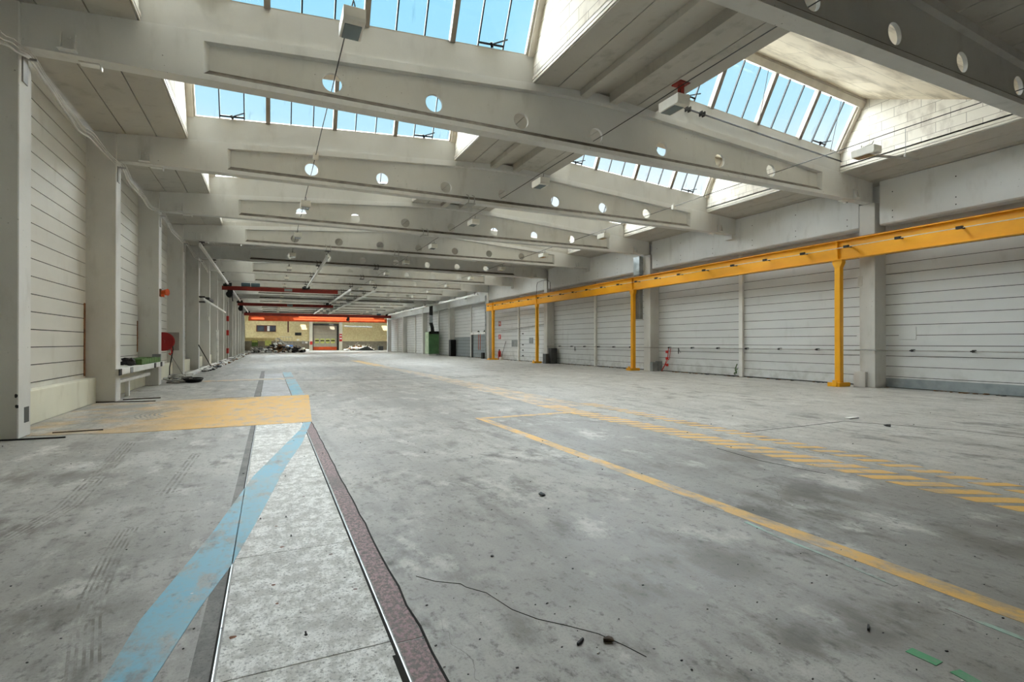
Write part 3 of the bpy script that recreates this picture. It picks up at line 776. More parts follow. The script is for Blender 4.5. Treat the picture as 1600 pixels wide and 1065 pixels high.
def boxthing(name, x0, x1, y0, y1, z0, z1, mat, label, cat, bevel=.006, group=None):
    m = MB(); m.box(x0, x1, y0, y1, z0, z1)
    return tag(m.build(name, mat, loc=((x0 + x1) / 2, (y0 + y1) / 2, z0), bevel=bevel), label, cat, group)
boxthing('wall_plate', XR - .012, XR + .0, 9.72, 9.86, 3.05, 3.35, 'column', 'small worn rectangular plate on the nearest right column', 'plate')
boxthing('cover_box', XR - .12, XR - .002, 9.58, 9.92, 0, .46, 'column', 'white cover box at the foot of the nearest right column', 'cover box')
a = boxthing('wall_plate', XWR - .022, XWR - .001, 9.93, 10.2, 1.30, 1.62, 'panelR', 'square patch plate on the wall left of the nearest right column', 'panel')
a = boxthing('wall_plate', XWR - .022, XWR - .001, 8.55, 9.0, 1.42, 1.78, 'panelR', 'square patch plate on the wall right of the nearest right column', 'panel')
boxthing('cover_box', XR - .02, XR + .28, 19.16, 19.352, 0, .42, 'grey', 'grey box at the foot of the second right column, facing the hall', 'cover box')
boxthing('cover_box', XR + .30, XR + .52, 19.12, 19.352, 0, .46, 'grey', 'grey box at the foot of the second right column, next to the wall', 'cover box')
boxthing('cover_box', XR - .30, XR - .02, 29.0, 29.4, 0, .62, 'darkgrey', 'low dark grey box at the foot of the third right column', 'cover box')
boxthing('waste_bin', XR - .05, XR + .38, 28.75, 29.08, 0, .98, 'darkgrey', 'dark upright bin at the foot of the third right column', 'bin')
# galvanised duct by the second right column
dr = empty('air_duct', (XR - .12, 20.1, 2.5), 'shiny galvanised square air duct beside the second right column', 'duct')
m = MB(); m.box(XR - .235, XR - .005, 19.86, 20.3, 4.62, 5.45); m.build('upper_duct', 'galv', dr, bevel=.006)
m = MB(); m.box(XR - .245, XR - .003, 19.84, 20.32, 4.58, 4.62); m.build('flange', 'galv', dr)
m = MB(); m.box(XR - .21, XR - .005, 19.88, 20.3, 2.45, 4.58); m.build('lower_duct', 'grey', dr, bevel=.006)
m = MB(); m.tube([(XR - .12, 30.6, .9), (XR - .12, 30.6, 5.1), (XR - .1, 30.5, 5.32), (XR - .06, 29.9, 5.38), (XR - .03, 29.3, 5.36), (XR - .03, 28.95, 5.2), (XR - .03, 28.9, 4.6)], .014, 6)
tag(m.build('hanging_cable', 'darksteel', loc=(XR - .12, 30.6, .9)), 'thin dark cable arching over the third right column', 'cable')
m = MB(); m.tube([(XWR - .1, 18.6, 1.08), (XWR - .12, 18.62, .7), (XWR - .16, 18.75, .35), (XWR - .2, 18.95, .02)], .018, 6); m.tube([(XWR - .1, 18.45, 1.08), (XWR - .13, 18.5, .6), (XWR - .16, 18.6, .5), (XWR - .2, 18.9, .05)], .012, 6)
for z in (.25, .55, .85): m.box(XWR - .18, XWR - .1, 18.6, 18.7, z, z + .12)
tag(m.build('strap', 'redbright', loc=(XWR - .1, 18.6, 0)), 'red strap dangling from the wall pipe next to the second right column', 'strap')
m = MB(); m.tube([(XWR - .11, 14.75, .12), (XWR - .13, 14.8, .3), (XWR - .11, 14.72, .5)], .02, 6)
for i in range(5): m.chunk((XWR - .14, 14.75 + random.uniform(-.08, .08), .1 + i * .05), .05)
tag(m.build('weed', 'tarp', loc=(XWR - .12, 14.75, 0)), 'small green weed growing at the wall post', 'plant')
# ------------------------------------------------------------------ right wall, farther part
root = empty('fire_extinguisher', (XWR - .2, 37.75, 0), 'red fire extinguisher standing by the last yellow post', 'fire extinguisher')
m = MB(); m.cyl((XWR - .2, 37.75, .0), (XWR - .2, 37.75, .62), .12, n=14); m.cyl((XWR - .2, 37.75, .62), (XWR - .2, 37.75, .72), .12, .04, n=14); m.build('cylinder', 'redbright', root, smooth=False)
m = MB(); m.cyl((XWR - .2, 37.75, .72), (XWR - .2, 37.75, .82), .035); m.tube([(XWR - .2, 37.75, .8), (XWR - .3, 37.65, .78), (XWR - .33, 37.6, .4)], .018, 6); m.build('valve_hose', 'black', root)
root = empty('broom', (XWR - .3, 37.05, 0), 'dark handled broom leaning on the wall right of the fire extinguisher', 'broom')
m = MB(); m.cyl((XWR - .35, 37.05, .2), (XWR - .03, 36.9, 1.45), .02, n=8); m.build('handle', 'darksteel', root)
m = MB(); m.box(XWR - .48, XWR - .3, 36.85, 37.2, 0, .22); m.build('brush', 'white', root)
for z0, z1, lab, glyph in ((2.66, 3.02, 'upper red fire safety sign on the white far right wall', 0), (1.62, 1.98, 'lower red fire safety sign on the white far right wall', 1)):
    root = empty('safety_sign', (XWR - .02, 38.1, z0), lab, 'sign')
    m = MB(); m.box(XWR - .015, XWR, 37.92, 38.38, z0, z1); m.build('sign_plate', 'redbright', root)
    m = MB()
    x = XWR - .018
    if glyph == 0:
        m.box(x, XWR - .01, 38.0, 38.06, z0 + .06, z1 - .06); m.box(x, XWR - .01, 38.24, 38.30, z0 + .06, z1 - .06); m.box(x, XWR - .01, 38.0, 38.3, z0 + .16, z0 + .21); m.box(x, XWR - .01, 38.1, 38.2, z0 + .24, z0 + .29)
    else:
        m.box(x, XWR - .01, 38.12, 38.22, z0 + .06, z0 + .24); m.box(x, XWR - .01, 38.06, 38.20, z0 + .25, z0 + .29)
    m.build('pictogram', 'white', root)
boxthing('wall_panel', XWR - .03, XWR - .001, 34.85, 35.85, 1.02, 1.55, 'grey', 'grey blue square panel on the white wall between the far yellow posts', 'panel')
boxthing('notice_board', XWR - .03, XWR - .001, 32.3, 32.9, 1.28, 1.68, 'grey', 'small grey notice on the white wall left of the third yellow post', 'notice')
boxthing('notice_board', XWR - .03, XWR - .001, 31.45, 31.95, 1.1, 1.75, 'steelgrey', 'grey flap on the white wall just behind the third yellow post', 'notice')
for i, z in enumerate((.35, .75, 1.15, 1.95)):
    m = MB(); m.box(XWR - .05, XWR, 33.85, 34.0, z, z + .07); tag(m.build('hinge', 'darksteel', loc=(XWR, 33.9, z)), 'dark hinge on the white wall panel beside the mid post, %s from the floor' % ORD[i], 'hinge', 'hinges on the far white wall')
# drain pipes at column k=6
root = empty('drain_pipes', (XR - .1, 39.4, 0), 'pair of slim vertical pipes on the fourth right column behind the girder end', 'pipe')
for y, r, mt in ((39.7, .055, 'galv'), (39.05, .03, 'steelwhite')):
    m = MB(); m.cyl((XR - .08, y, 0), (XR - .08, y, 5.2), r, n=10); m.build('pipe', mt, root)
boxthing('cover_box', XR - .2, XR - .02, 39.95, 40.4, 0, .5, 'black', 'black box on the floor behind the fourth right column', 'cover box')
# sliding door zone with grey lower panels
root = empty('sliding_door', (XWR - .05, 42, 0), 'grey sliding door under a white lintel behind the girder end', 'door')
m = MB(); planks(m, XWR - .06, XWR - .005, 40.0, 44.0, .03, 2.05, side=-1); m.build('door_leaf', ['panelgrey', 'gap'], root)
m = MB(); m.box(XWR - .14, XWR - .005, 39.9, 44.5, 2.05, 2.26); m.build('lintel', 'white', root)
m = MB(); m.box(XWR - .12, XWR - .004, 44.0, 44.35, 0, 2.05); m.build('door_post', 'darkgrey', root)
m = MB()
for y in (42.2, 42.6): m.cyl((XWR - .09, y, .7), (XWR - .09, y, 2.05), .02, n=8)
m.build('door_handle_bar', 'orange', root)
for y in (41.2, 42.6): m = MB(); m.chunk((XWR - .1, y, 2.33), .1); m.box(XWR - .18, XWR - .02, y - .12, y + .12, 2.262, 2.30); m.build('roller', 'black', root)
m = MB(); planks(m, XWR - .04, XWR - .005, 44.5, 49.3, .03, 1.85, side=-1); tag(m.build('grey_dado', ['panelgrey', 'gap'], loc=(XWR, 47, 0)), 'grey painted lower wall panel left of the sliding door', 'panel')
boxthing('tall_box', XR - .1, XR + .44, 48.75, 49.35, 0, 1.62, 'black', 'tall black box standing against the fifth right column', 'box')
# green heater with flue
hx0, hx1, hy0, hy1 = 15.36, 16.5, 54.0, 55.4
root = empty('space_heater', (16, 54.6, 0), 'large green hall heater cabinet standing by the right wall', 'heater')
m = MB(); m.box(hx0, hx1, hy0, hy1, .12, 2.5); m.build('cabinet', 'green', root, bevel=.03)
m = MB(); m.box(hx0 - .03, hx0, hy0 + .05, hy1 - .05, .15, 2.45); m.build('side_panel', 'greenpale', root)
m = MB(); m.box(hx0 + .04, hx1 - .03, hy0 - .012, hy0, 2.25, 2.55); m.build('top_grille', 'black', root)
for i in range(4):
    m = MB(); m.box(hx0 + .1 + i * .27, hx0 + .3 + i * .27, hy0 - .01, hy0, .3, .85); m.build('louvre', 'green', root, bevel=.004)
m = MB(); m.box(hx0 - .05, hx0 + .8, hy0 - .1, hy0 + .3, 0, .1); m.build('foot', 'white', root)
m = MB(); m.tube([(15.95, 54.6, 2.5), (15.9, 54.6, 3.0), (15.75, 54.5, 3.4), (15.72, 54.4, 5.3)], .2, 10); m.build('flue_pipe', 'darksteel', root)
m = MB(); m.tube([(15.75, 54.5, 3.5), (15.72, 54.4, 4.3)], .215, 10); m.build('flue_sleeve', 'galv', root)
# ------------------------------------------------------------------ light crane (rails, bridges)
def rail(x, y0, y1, label, z=5.2, hang=True):
    root = empty('crane_rail', (x, (y0 + y1) / 2, z), label, 'crane rail', 'light crane rails under the roof')
    m = MB(); m.prism_y([(x - .045, z - .07), (x - .015, z - .07), (x - .015, z - .05), (x + .015, z - .05), (x + .015, z - .07), (x + .045, z - .07), (x + .045, z + .05), (x + .015, z + .09), (x - .015, z + .09), (x - .045, z + .05)], y0, y1)
    m.build('track', 'steelwhite', root)
    for k in range(-1, NB + 1):
        yy = Yk(k) + .19
        if y0 - .5 < yy < y1 + .5:
            yy = min(max(yy, y0 + .05), y1 - .05)
            m = MB(); m.cyl((x, yy, z + .08), (x, yy, ZS - .03), .016, n=6); m.box(x - .07, x + .07, yy - .06, yy + .06, z + .06, z + .10); m.box(x - .1, x + .1, yy - .1, yy + .1, ZS - .05, ZS - .03); m.build('hanger', 'darksteel', root)
    return root
rail(-2.52, 23.9, 74.5, 'white crane rail along the left wall under the beams', 5.22)
rail(2.35, 24.3, 39.6, 'white crane rail, shorter one left of the hall centre', 5.2)
rail(5.35, 38.9, 74.5, 'white crane rail at the hall centre, left of the pair', 5.2)
rail(7.12, 38.9, 74.5, 'white crane rail at the hall centre, right of the pair', 5.2)
rail(15.1, 38.9, 74.5, 'white crane rail along the right wall under the beams', 5.2)
def bridge(x0, x1, y, z, h, label, extras):
    root = empty('bridge_crane', ((x0 + x1) / 2, y, z), label, 'crane')
    m = MB(); m.box(x0, x1, y - .012, y + .012, z - h / 2, z + h / 2); m.box(x0, x1, y - .07, y + .07, z - h / 2, z - h / 2 + .03); m.box(x0, x1, y - .07, y + .07, z + h / 2 - .03, z + h / 2)
    m.build('girder', 'red', root)
    for xx in extras['car']:
        m = MB(); m.box(xx - .09, xx + .09, y - .5, y + .5, z + h / 2, z + h / 2 + .14); m.box(xx - .2, xx + .2, y - .12, y + .12, z + h / 2 - .02, z + h / 2 + .2); m.cyl((xx - .3, y - .1, z + h / 2 + .05), (xx - .05, y - .1, z + h / 2 + .05), .09); m.build('end_carriage', 'black', root)
    for xx in extras.get('hoist', ()):
        m = MB(); m.cyl((xx - .1, y - .35, z - h / 2 - .3), (xx - .1, y + .35, z - h / 2 - .3), .2, n=12); m.box(xx - .22, xx + .1, y - .15, y + .15, z - h / 2 - .2, z - h / 2); m.cyl((xx + .05, y, z - h / 2 - .4), (xx + .1, y, z - h / 2 - .75), .03); m.build('hoist', 'black', root)
    for xx in extras.get('box', ()):
        m = MB(); m.box(xx, xx + .55, y - .1, y + .1, z + h / 2 + .01, z + h / 2 + .25); m.build('control_box', 'teal', root, bevel=.02)
    for xx in extras.get('plate', ()):
        m = MB(); m.box(xx, xx + .5, y - .085, y - .07, z - .09, z + .09); m.build('load_plate', 'grey', root)
    return root
bridge(-2.9, 4.45, 39.4, 4.98, .27, 'dark red bridge crane nearest, with two blue grey boxes on top', {'car': (-2.52, 2.35), 'hoist': (-2.35,), 'box': (-1.75, -1.17), 'plate': (.9,)})
bridge(-2.75, 5.75, 54.9, 4.95, .28, 'dark red bridge crane in the middle of the hall', {'car': (-2.52, 5.35), 'hoist': (-2.4,), 'plate': (1.5,)})
bridge(-3.0, 15.6, 74.2, 4.98, .36, 'long dark red bridge crane across the whole far end', {'car': (-2.52, 15.1), 'hoist': (9.8,), 'box': (13.6,)})
# ------------------------------------------------------------------ left wall things
# cable bundle sagging along the column heads
cb = empty('cable_bundle', (-3.05, 9.5, 5.2), 'pale cables sagging in a bundle along the left column heads', 'cable')
A = [(3.0, 5.45), (7.4, 5.22), (8.5, 5.07), (8.95, 5.2), (9.5, 5.33), (10.1, 5.25), (11.0, 5.16), (11.6, 5.10), (12.3, 5.19), (13.1, 5.19), (13.9, 5.23), (14.5, 5.36), (15.3, 5.16), (16.7, 5.17), (17.5, 5.12), (18.8, 5.26), (19.4, 5.36), (21.2, 5.16), (23.5, 5.17), (24.4, 5.34), (27, 5.14), (29.4, 5.3), (34, 5.1)]
for dz, dx, r in ((0, 0, .015), (.04, .03, .009), (.02, -.02, .012), (.08, .05, .007)):
    pts = []
    for i in range(len(A) - 1):
        for q in range(4):
            s = q / 4; s2 = s * s * (3 - 2 * s)
            y = A[i][0] + (A[i + 1][0] - A[i][0]) * s; z = A[i][1] + (A[i + 1][1] - A[i][1]) * s2
            pts.append((-3.08 + dx + .008 * math.sin(y * 2 + dz * 40), y, z + dz * (1 + .3 * math.sin(y * 1.7))))
    m = MB(); m.tube(pts, r, 6); m.build('cable', 'cable', cb, smooth=True)
for k in (0, 1, 2, 3, 4):
    y = Yk(k)
    m = MB(); m.box(XL + .001, XL + .16, y + .10, y + .14, 5.30, 5.33); m.box(XL + .001, XL + .02, y + .08, y + .24, 4.98, 5.33)
    m.build('cable_hook', 'steelgrey', cb)
# bench between second and third left column
y0, y1 = 14.25, 19.75
root = empty('wall_bench', (-3.1, 17, 0), 'white painted rail shelf with a low seat bar between the second and third left columns', 'shelf')
m = MB(); m.box(-3.13, -3.05, y0, y1, .60, .74); m.box(-3.45, -3.13, y0 + .56, 19.36, .70, .74); m.build('front_rail', 'steelwhite', root, bevel=.006)
for y, mt in ((14.28, 'black'), (15.35, 'grey'), (18.2, 'black'), (19.15, 'black')):
    m = MB(); m.box(-3.048, -3.035, y - .12, y + .12, .60, .74); m.build('bracket_plate', mt, root)
m = MB(); m.box(-3.30, -3.18, 14.85, 18.3, .38, .46); m.build('seat_bar', 'steelwhite', root, bevel=.006)
for y in (15.9,):
    m = MB(); m.box(-3.28, -3.20, y - .06, y + .06, .0, .38); m.build('leg', 'steelwhite', root)
m = MB(); bmx = []
for i in range(8): m.box(-3.45, -3.07, 16.6 + i * .32, 16.6 + (i + 1) * .32, .745, .90 + .012 * math.sin(i * 1.7))
tag(m.build('folded_mat', 'tarp', loc=(-3.26, 18, .745), bevel=.01), 'green folded mat lying on the white rail shelf', 'mat')
m = MB()
for i in range(9): m.chunk((-3.28 + random.uniform(-.1, .1), 16.2 + random.uniform(-.3, .45), .80 + random.uniform(0, .09)), .11, 0, .7)
tag(m.build('rag_pile', 'black', loc=(-3.28, 16.3, .745)), 'dark pile of rags on the shelf left of the green mat', 'rags')
boxthing('small_box', -3.3, -3.08, 19.25, 19.36 + .0, .745, .98, 'grey', 'small grey box on the shelf against the third left column', 'box')
# hose reel
root = empty('hose_reel', (-3.25, 21.5, 1.4), 'red fire hose reel on a square plate on the left wall', 'hose reel')
m = MB(); m.box(-3.40, -2.78, 20.66, 20.70, 1.07, 1.68); m.build('back_plate', 'steelgrey', root)
m = MB(); m.box(XWL - .0, -3.38, 20.62, 20.74, 1.3, 1.45); m.build('arm', 'steelgrey', root)
m = MB(); c = Vector((-3.21, 20.655, 1.37))
for r, w0, w1 in ((.31, 0, .03), (.26, .03, .17), (.31, .17, .20)): m.cyl(c - Vector((0, w0, 0)), c - Vector((0, w1, 0)), r, n=32)
m.cyl(c - Vector((0, .2, 0)), c - Vector((0, .23, 0)), .06, n=12)
m.build('reel', 'redreel', root)
m = MB(); m.tube([(-2.98, 20.5, 1.15), (-2.96, 20.45, 1.0), (-3.0, 20.42, .93), (-3.04, 20.42, .98)], .02, 6); m.build('nozzle', 'redbright', root)
m = MB(); m.tube([(-2.95, 20.5, 1.3), (-2.93, 20.48, 1.1), (-3.02, 20.45, .5), (-3.02, 20.42, .12)], .018, 6); m.build('hose', 'black', root)
root = empty('broom', (-2.95, 22.9, 0), 'long handled broom leaning against the left wall below the hose reel', 'broom')
m = MB(); m.cyl((-2.92, 22.9, .06), (-3.16, 21.3, 1.02), .016, n=8); m.build('handle', 'steelgrey', root)
m = MB(); m.box(-3.05, -2.85, 22.7, 23.1, 0, .14); m.build('head', 'steelgrey', root)
m = MB(); m.cyl((-2.92, 22.9, .06), (-3.02, 20.6, .08), .02, n=8); tag(m.build('pole', 'steelwhite', loc=(-2.95, 21.7, .0)), 'pale short pole lying from the broom foot to the hose heap', 'pole')
root = empty('hose_heap', (-2.9, 20.3, 0), 'tangled grey hose heaped on the floor by the third left column', 'hose')
m = MB()
for c0, n, r in (((-2.82, 20.35), 5, .28),):
    for j in range(n):
        cx, cy = c0[0] + random.uniform(-.12, .22), c0[1] + random.uniform(-.3, .55)
        q = [(cx + r * random.uniform(.7, 1.1) * math.cos(a * .52), cy + 1.5 * r * random.uniform(.8, 1.1) * math.sin(a * .52), .03 + .05 * j + .03 * math.sin(a + j)) for a in range(13)]
        m.tube(q, .028, 6)
m.build('hose', 'steelgrey', root, smooth=True)
m = MB()
for j in range(4):
    q = [(-2.35 + (.22 + .02 * j) * math.cos(a * .52), 20.5 + (.42 + .03 * j) * math.sin(a * .52), .025 + .03 * j) for a in range(13)]; m.tube(q, .024, 6)
tag(m.build('cable_coil', 'black', loc=(-2.35, 20.5, 0), smooth=True), 'flat dark cable coil on the floor right of the hose heap', 'cable coil')
# orange alarm lamp on third column
root = empty('warning_horn', (-3.1, 19.6, 2.9), 'orange warning horn on the third left column', 'horn')
m = MB(); m.box(XL + .002, XL + .04, 19.42, 19.66, 2.78, 3.02); m.build('mount', 'rustpatch', root)
m = MB(); m.cyl((XL + .04, 19.5, 2.92), (XL + .22, 19.42, 2.92), .05, .11, n=14); m.box(XL + .04, XL + .12, 19.44, 19.6, 2.78, 2.86); m.build('horn', 'orange', root)
# jib arm
root = empty('jib_arm', (-2.95, 29.4, 3.45), 'swivel jib arm with pale tube on the fifth left column', 'jib')
m = MB(); m.box(XL, XL + .25, 29.4, 29.8, 3.30, 3.36); m.box(XL, XL + .25, 29.4, 29.8, 3.55, 3.61); m.box(XL + .02, XL + .3, 31.0, 33.2, 3.55, 3.68); m.build('bracket', 'darksteel', root)
m = MB(); m.bar((XL + .15, 29.6, 3.5), (XL + .3, 41.5, 3.45), .08, .10); m.build('tube', 'steelwhite', root)
m = MB(); m.tube([(XL + .2, 31.5, 3.5), (XL + .18, 31.6, 2.9), (XL + .2, 31.55, 2.5)], .015, 6); m.cyl((XL + .2, 31.55, 2.5), (XL + .2, 31.55, 2.7), .04); m.build('pendant', 'steelwhite', root)
m = MB(); m.cyl((-2.75, 31.2, .03), (-3.1, 28.9, 1.22), .025, n=8)
tag(m.build('dark_pole', 'darksteel', loc=(-2.75, 31, 0)), 'dark pole leaning beside the sixth left column', 'pole')
m = MB(); m.cyl((-2.95, 36.9, .1), (-2.95, 36.9, 2.0), .07, n=10); m.box(-3.0, -2.9, 36.8, 37, .0, .1); m.box(-3.02, -2.88, 36.82, 36.98, 2.0, 2.12)
tag(m.build('tube_lamp', 'white', loc=(-2.95, 36.9, 0)), 'upright white tube standing between left columns farther back', 'tube')
root = empty('red_standpipe', (-2.98, 46.0, 0), 'red marked slim standpipe on the left wall farther back', 'pipe')
m = MB(); m.cyl((-2.98, 46, 0), (-2.98, 46, 4.5), .03, n=8); m.build('pipe', 'steelgrey', root)
for z in (.5, 1.9, 3.0): m = MB(); m.box(-3.06, -2.9, 45.8, 46.2, z, z + .4); m.build('valve_box', 'redbright', root)
# column foot cut-out and rubber bumper on first column
boxthing('cut_out', XL - .01, XL + .003, 9.56, 9.72, .20, .42, 'darkgrey', 'dark rectangular cut-out low on the nearest left column', 'opening', 0)
for z in (.6, .45): m = MB(); m.chunk((XL - .02, Y0 + .005, z), .024, 0, 1.4); tag(m.build('corner_damage', 'black', loc=(XL - .03, Y0, z)), 'black scuffed notch on the nearest left column edge, %s' % ('upper' if z > .5 else 'lower'), 'damage')
# rods on the floor
for uvs, r, mt, lab in ((((-40, 691), (102, 684)), .012, 'black', 'thin black rod on the floor at the nearest left column'), (((82, 677), (161, 672)), .010, 'rod', 'rusty thin rod on the floor right of the nearest column'),
        (((150, 629), (243, 627)), .012, 'rod', 'thin brown stick on the floor at the second left column'), (((192, 625), (251, 622)), .014, 'rod', 'dark bar on the floor beyond the second left column')):
    a, b = at_z(*uvs[0]), at_z(*uvs[1]); m = MB(); m.cyl((a.x, a.y, r), (b.x, b.y, r), r, n=6)
    tag(m.build('floor_rod', mt, loc=(a.x, a.y, 0)), lab, 'rod')
for i, (u, v, r, mt, lab) in enumerate(((1330, 653.5, .10, 'white', 'thin white strip lying on the pale floor near the right wall'), (1388, 666, .06, 'darkgrey', 'small dark stone on the floor near the right wall'), (907, 1004, .022, 'black', 'small black splinter by the floor crack'), (951, 1001, .03, 'rod', 'small brown chip at the end of the floor crack'),
        (847, 774, .04, 'darkgrey', 'small dark lump on the floor left of the yellow line'), (769, 869, .014, 'black', 'small black nut on the floor in front of the yellow line'), (1357, 982, .02, 'black', 'short dark twig on the floor below the yellow line'))):
    p = at_z(u, v); m = MB()
    if 'strip' in lab: m.box(p.x - .12, p.x + .14, p.y - .05, p.y + .05, 0, .02)
    elif 'splinter' in lab or 'twig' in lab: m.bar((p.x - r, p.y - r * .5, .006), (p.x + r, p.y + r * .6, .006), .008, .012)
    else: m.chunk((p.x, p.y, r * .3), r, 0, .45)
    tag(m.build('debris', mt, loc=(p.x, p.y, 0)), lab, 'debris')
# crumbs nobody could count
m = MB(); rr = random.Random(3)
for i in range(230):
    u, v = rr.uniform(0, 1600), rr.uniform(600, 1065); p = at_z(u, v)
    if not (-3.2 < p.x < 16): continue
    r = rr.uniform(.002, .0055) * (1 if v > 750 else 1.6)
    m.bar((p.x - r, p.y, r * .4), (p.x + r * rr.uniform(.3, 1.6), p.y + r * rr.uniform(-1, 1), r * .4), r * 1.1, r * .8, 0 if rr.random() < .8 else 1)
o = m.build('crumbs', ['black', 'white']); o['kind'] = 'stuff'; tag(o, 'dark crumbs and grit scattered over the concrete floor', 'grit')
# rubble strip along the left wall
m = MB(); rr = random.Random(5)
for i in range(260):
    y = rr.uniform(27.5, 71); x = -2.85 + rr.uniform(-.1, .5) * (.5 + y / 90)
    random.seed(i); m.chunk((x, y, .05), rr.uniform(.06, .22), rr.choice((0, 0, 1, 2, 3)), .5)
m.box(-3.14, -2.85, 24.9, 52, 0, .07, 0)
o = m.build('rubble', ['white', 'darkgrey', 'wood', 'steelgrey']); o['kind'] = 'stuff'; tag(o, 'rubble and scraps along the foot of the left wall', 'rubble')
random.seed(11)
# weathered dirt line at the right wall foot
m = MB()
for i in range(240):
    y = random.uniform(5.8, 45); m.chunk((XWR - .12 + random.uniform(-.08, .1), y, .01), random.uniform(.03, .09), random.choice((0, 1)), .3)
o = m.build('dirt', ['wood', 'darkgrey']); o['kind'] = 'stuff'; tag(o, 'dirt and leaves gathered along the foot of the right wall', 'dirt')
# ------------------------------------------------------------------ hall annex beyond
YA, YB = Yk(NB) + .42, 95.0
AX0, AX1 = -3.75, 20.5
m = MB(); m.box(AX0, AX1, YB, YB + .3, 0, 1.58, 1); m.box(AX0, AX1, YB, YB + .3, 1.58, 7.4, 0)
struct(m.build('wall_far', ['beige', 'wallgrey']))
m = MB(); m.box(AX0 - .3, AX0, YA, YB + .3, 0, 7.4); struct(m.build('wall_annex_left', 'panelL'))
m = MB(); m.box(AX1, AX1 + .3, YA, YB + .3, 0, 7.4); m.box(XWR + .2, AX1, YA - .3, YA - .05, 0, 7.4); struct(m.build('wall_annex_right', 'panelL'))
m = MB(); m.box(XWL - .2, XWR + .3, YA - .12, YA + .1, 6.9, 7.6); struct(m.build('wall_annex_top', 'panelL'))
# unseen annex roof; roof lights added and placed to throw sun patches and fill
holes = [(-3.4, -1.6, 81.8, 82.7), (2.4, 16.2, 81.8, 82.7), (3.4, 15.0, 84.8, 85.6), (3.55, 4.45, 88.8, 90.5), (8.15, 9.0, 88.8, 90.5), (17.2, 18.6, 88.8, 90.5), (-1.0, 17.0, 80.2, 81.3), (-2.5, 18.0, 92.2, 94.2)]
xs = sorted(set([AX0 - .3, AX1 + .3] + [h[0] for h in holes] + [h[1] for h in holes])); ys = sorted(set([YA - .3, YB + .3] + [h[2] for h in holes] + [h[3] for h in holes]))
m = MB()
for a, b in zip(xs[:-1], xs[1:]):
    for c, d in zip(ys[:-1], ys[1:]):
        if any(h[0] - 1e-6 <= a and b <= h[1] + 1e-6 and h[2] - 1e-6 <= c and d <= h[3] + 1e-6 for h in holes): continue
        m.box(a, b, c, d, 7.2, 7.4)
struct(m.build('ceiling_annex', 'concrete2'))
for i, h in enumerate(holes):
    m = MB(); m.box(h[0], h[1], h[2], h[3], 7.3, 7.32); struct(m.build('window_%d' % (60 + i), 'glass'))  # unseen roof lights, added for the light they admit
def ibeam(name, x0, x1, y, z0, z1, mat, label, w=.3):
    m = MB(); m.box(x0, x1, y - .015, y + .015, z0, z1); m.box(x0, x1, y - w / 2, y + w / 2, z0, z0 + .05); m.box(x0, x1, y - w / 2, y + w / 2, z1 - .05, z1)
    return tag(m.build(name, mat, loc=((x0 + x1) / 2, y, z0)), label, 'crane girder')
ibeam('crane_girder', -2.9, 17.4, 86.0, 4.58, 5.15, 'orange', 'bright orange crane girder across the far end, lower one')
ibeam('crane_girder', -2.9, 17.4, 88.3, 5.2, 5.95, 'orange', 'orange crane girder behind the lower one at the far end')
for x, lab in ((6.33, 'white post left of the far sectional door'), (11.16, 'white post right of the far sectional door')):
    m = MB(); m.box(x - .26, x + .26, YB - .5, YB - .02, 0, 5.05); m.box(x - .3, x + .3, YB - .6, YB - .02, 5.05, 5.3)
    tag(m.build('door_post', 'plinth', loc=(x, YB - .3, 0)), lab, 'post')
m = MB(); m.box(2.55, 2.75, YB - 4, YB - 3.8, 3.0, 5.0); tag(m.build('steel_strut', 'brownframe', loc=(2.65, YB - 4, 3)), 'brown steel strut hanging under the orange girder', 'strut')
# sectional door
root = empty('sectional_door', (8.62, YB, 0), 'grey sectional door with four small windows at the far end', 'door')
dx0, dx1 = 6.72, 10.55
m = MB(); nz = 7
for i in range(nz): m.box(dx0, dx1, YB - .12, YB - .02, .12 + i * .595 + .01, .12 + (i + 1) * .595 - .01)
m.build('door_leaf', 'doorgrey', root)
m = MB(); m.box(dx0, dx1, YB - .135, YB - .02, .08, .62); m.build('kick_panel', 'orange', root)
m = MB(); m.box(dx0 - .12, dx0, YB - .3, YB - .02, 0, 4.5); m.box(dx1, dx1 + .28, YB - .3, YB - .02, 0, 4.5); m.box(dx0 - .12, dx1 + .28, YB - .4, YB - .02, 4.28, 4.62); m.build('door_frame', 'darksteel', root)
for i in range(4):
    x = dx0 + .28 + i * .86
    m = MB(); m.box(x, x + .64, YB - .145, YB - .12, 1.22, 2.02); w = m.build('door_window', 'paneyellow', root, bevel=.03)  # opaque pane, its colour stands in for the bright trees outside
    m = MB(); m.box(x + .02, x + .62, YB - .155, YB - .14, 1.58, 1.78); m.build('bar', 'black', w)
# mezzanine office
root = empty('office_box', (-1.2, YB - 1, 0), 'beige mezzanine office with a brown window in the far left corner', 'office')
m = MB(); m.box(-3.6, 1.0, YB - 1.4, YB - .01, 2.1, 4.75); m.build('wall', 'beige', root)
m = MB(); m.box(-2.0, .9, YB - 1.45, YB - 1.4, 3.12, 4.15); wf = m.build('window_frame', 'brownframe', root)
for a, b, mt in ((-1.85, -.85, 'pane_far'), (-.4, -.05, 'white'), (0, .4, 'glass' if False else 'pane_far'), (.45, .8, 'pane_far')):
    m = MB(); m.box(a, b, YB - 1.47, YB - 1.45, 3.22, 4.05); m.build('pane', mt, wf)
m = MB(); m.box(.85, 1.02, YB - 1.4, YB - 1.2, 0, 2.1); m.build('post', 'plinth', root)
boxthing('yellow_green_panel', -2.7, -1.8, YB - .1, YB - .005, .75, 1.75, 'tarp', 'dark green door with bright top under the office, left one', 'door')
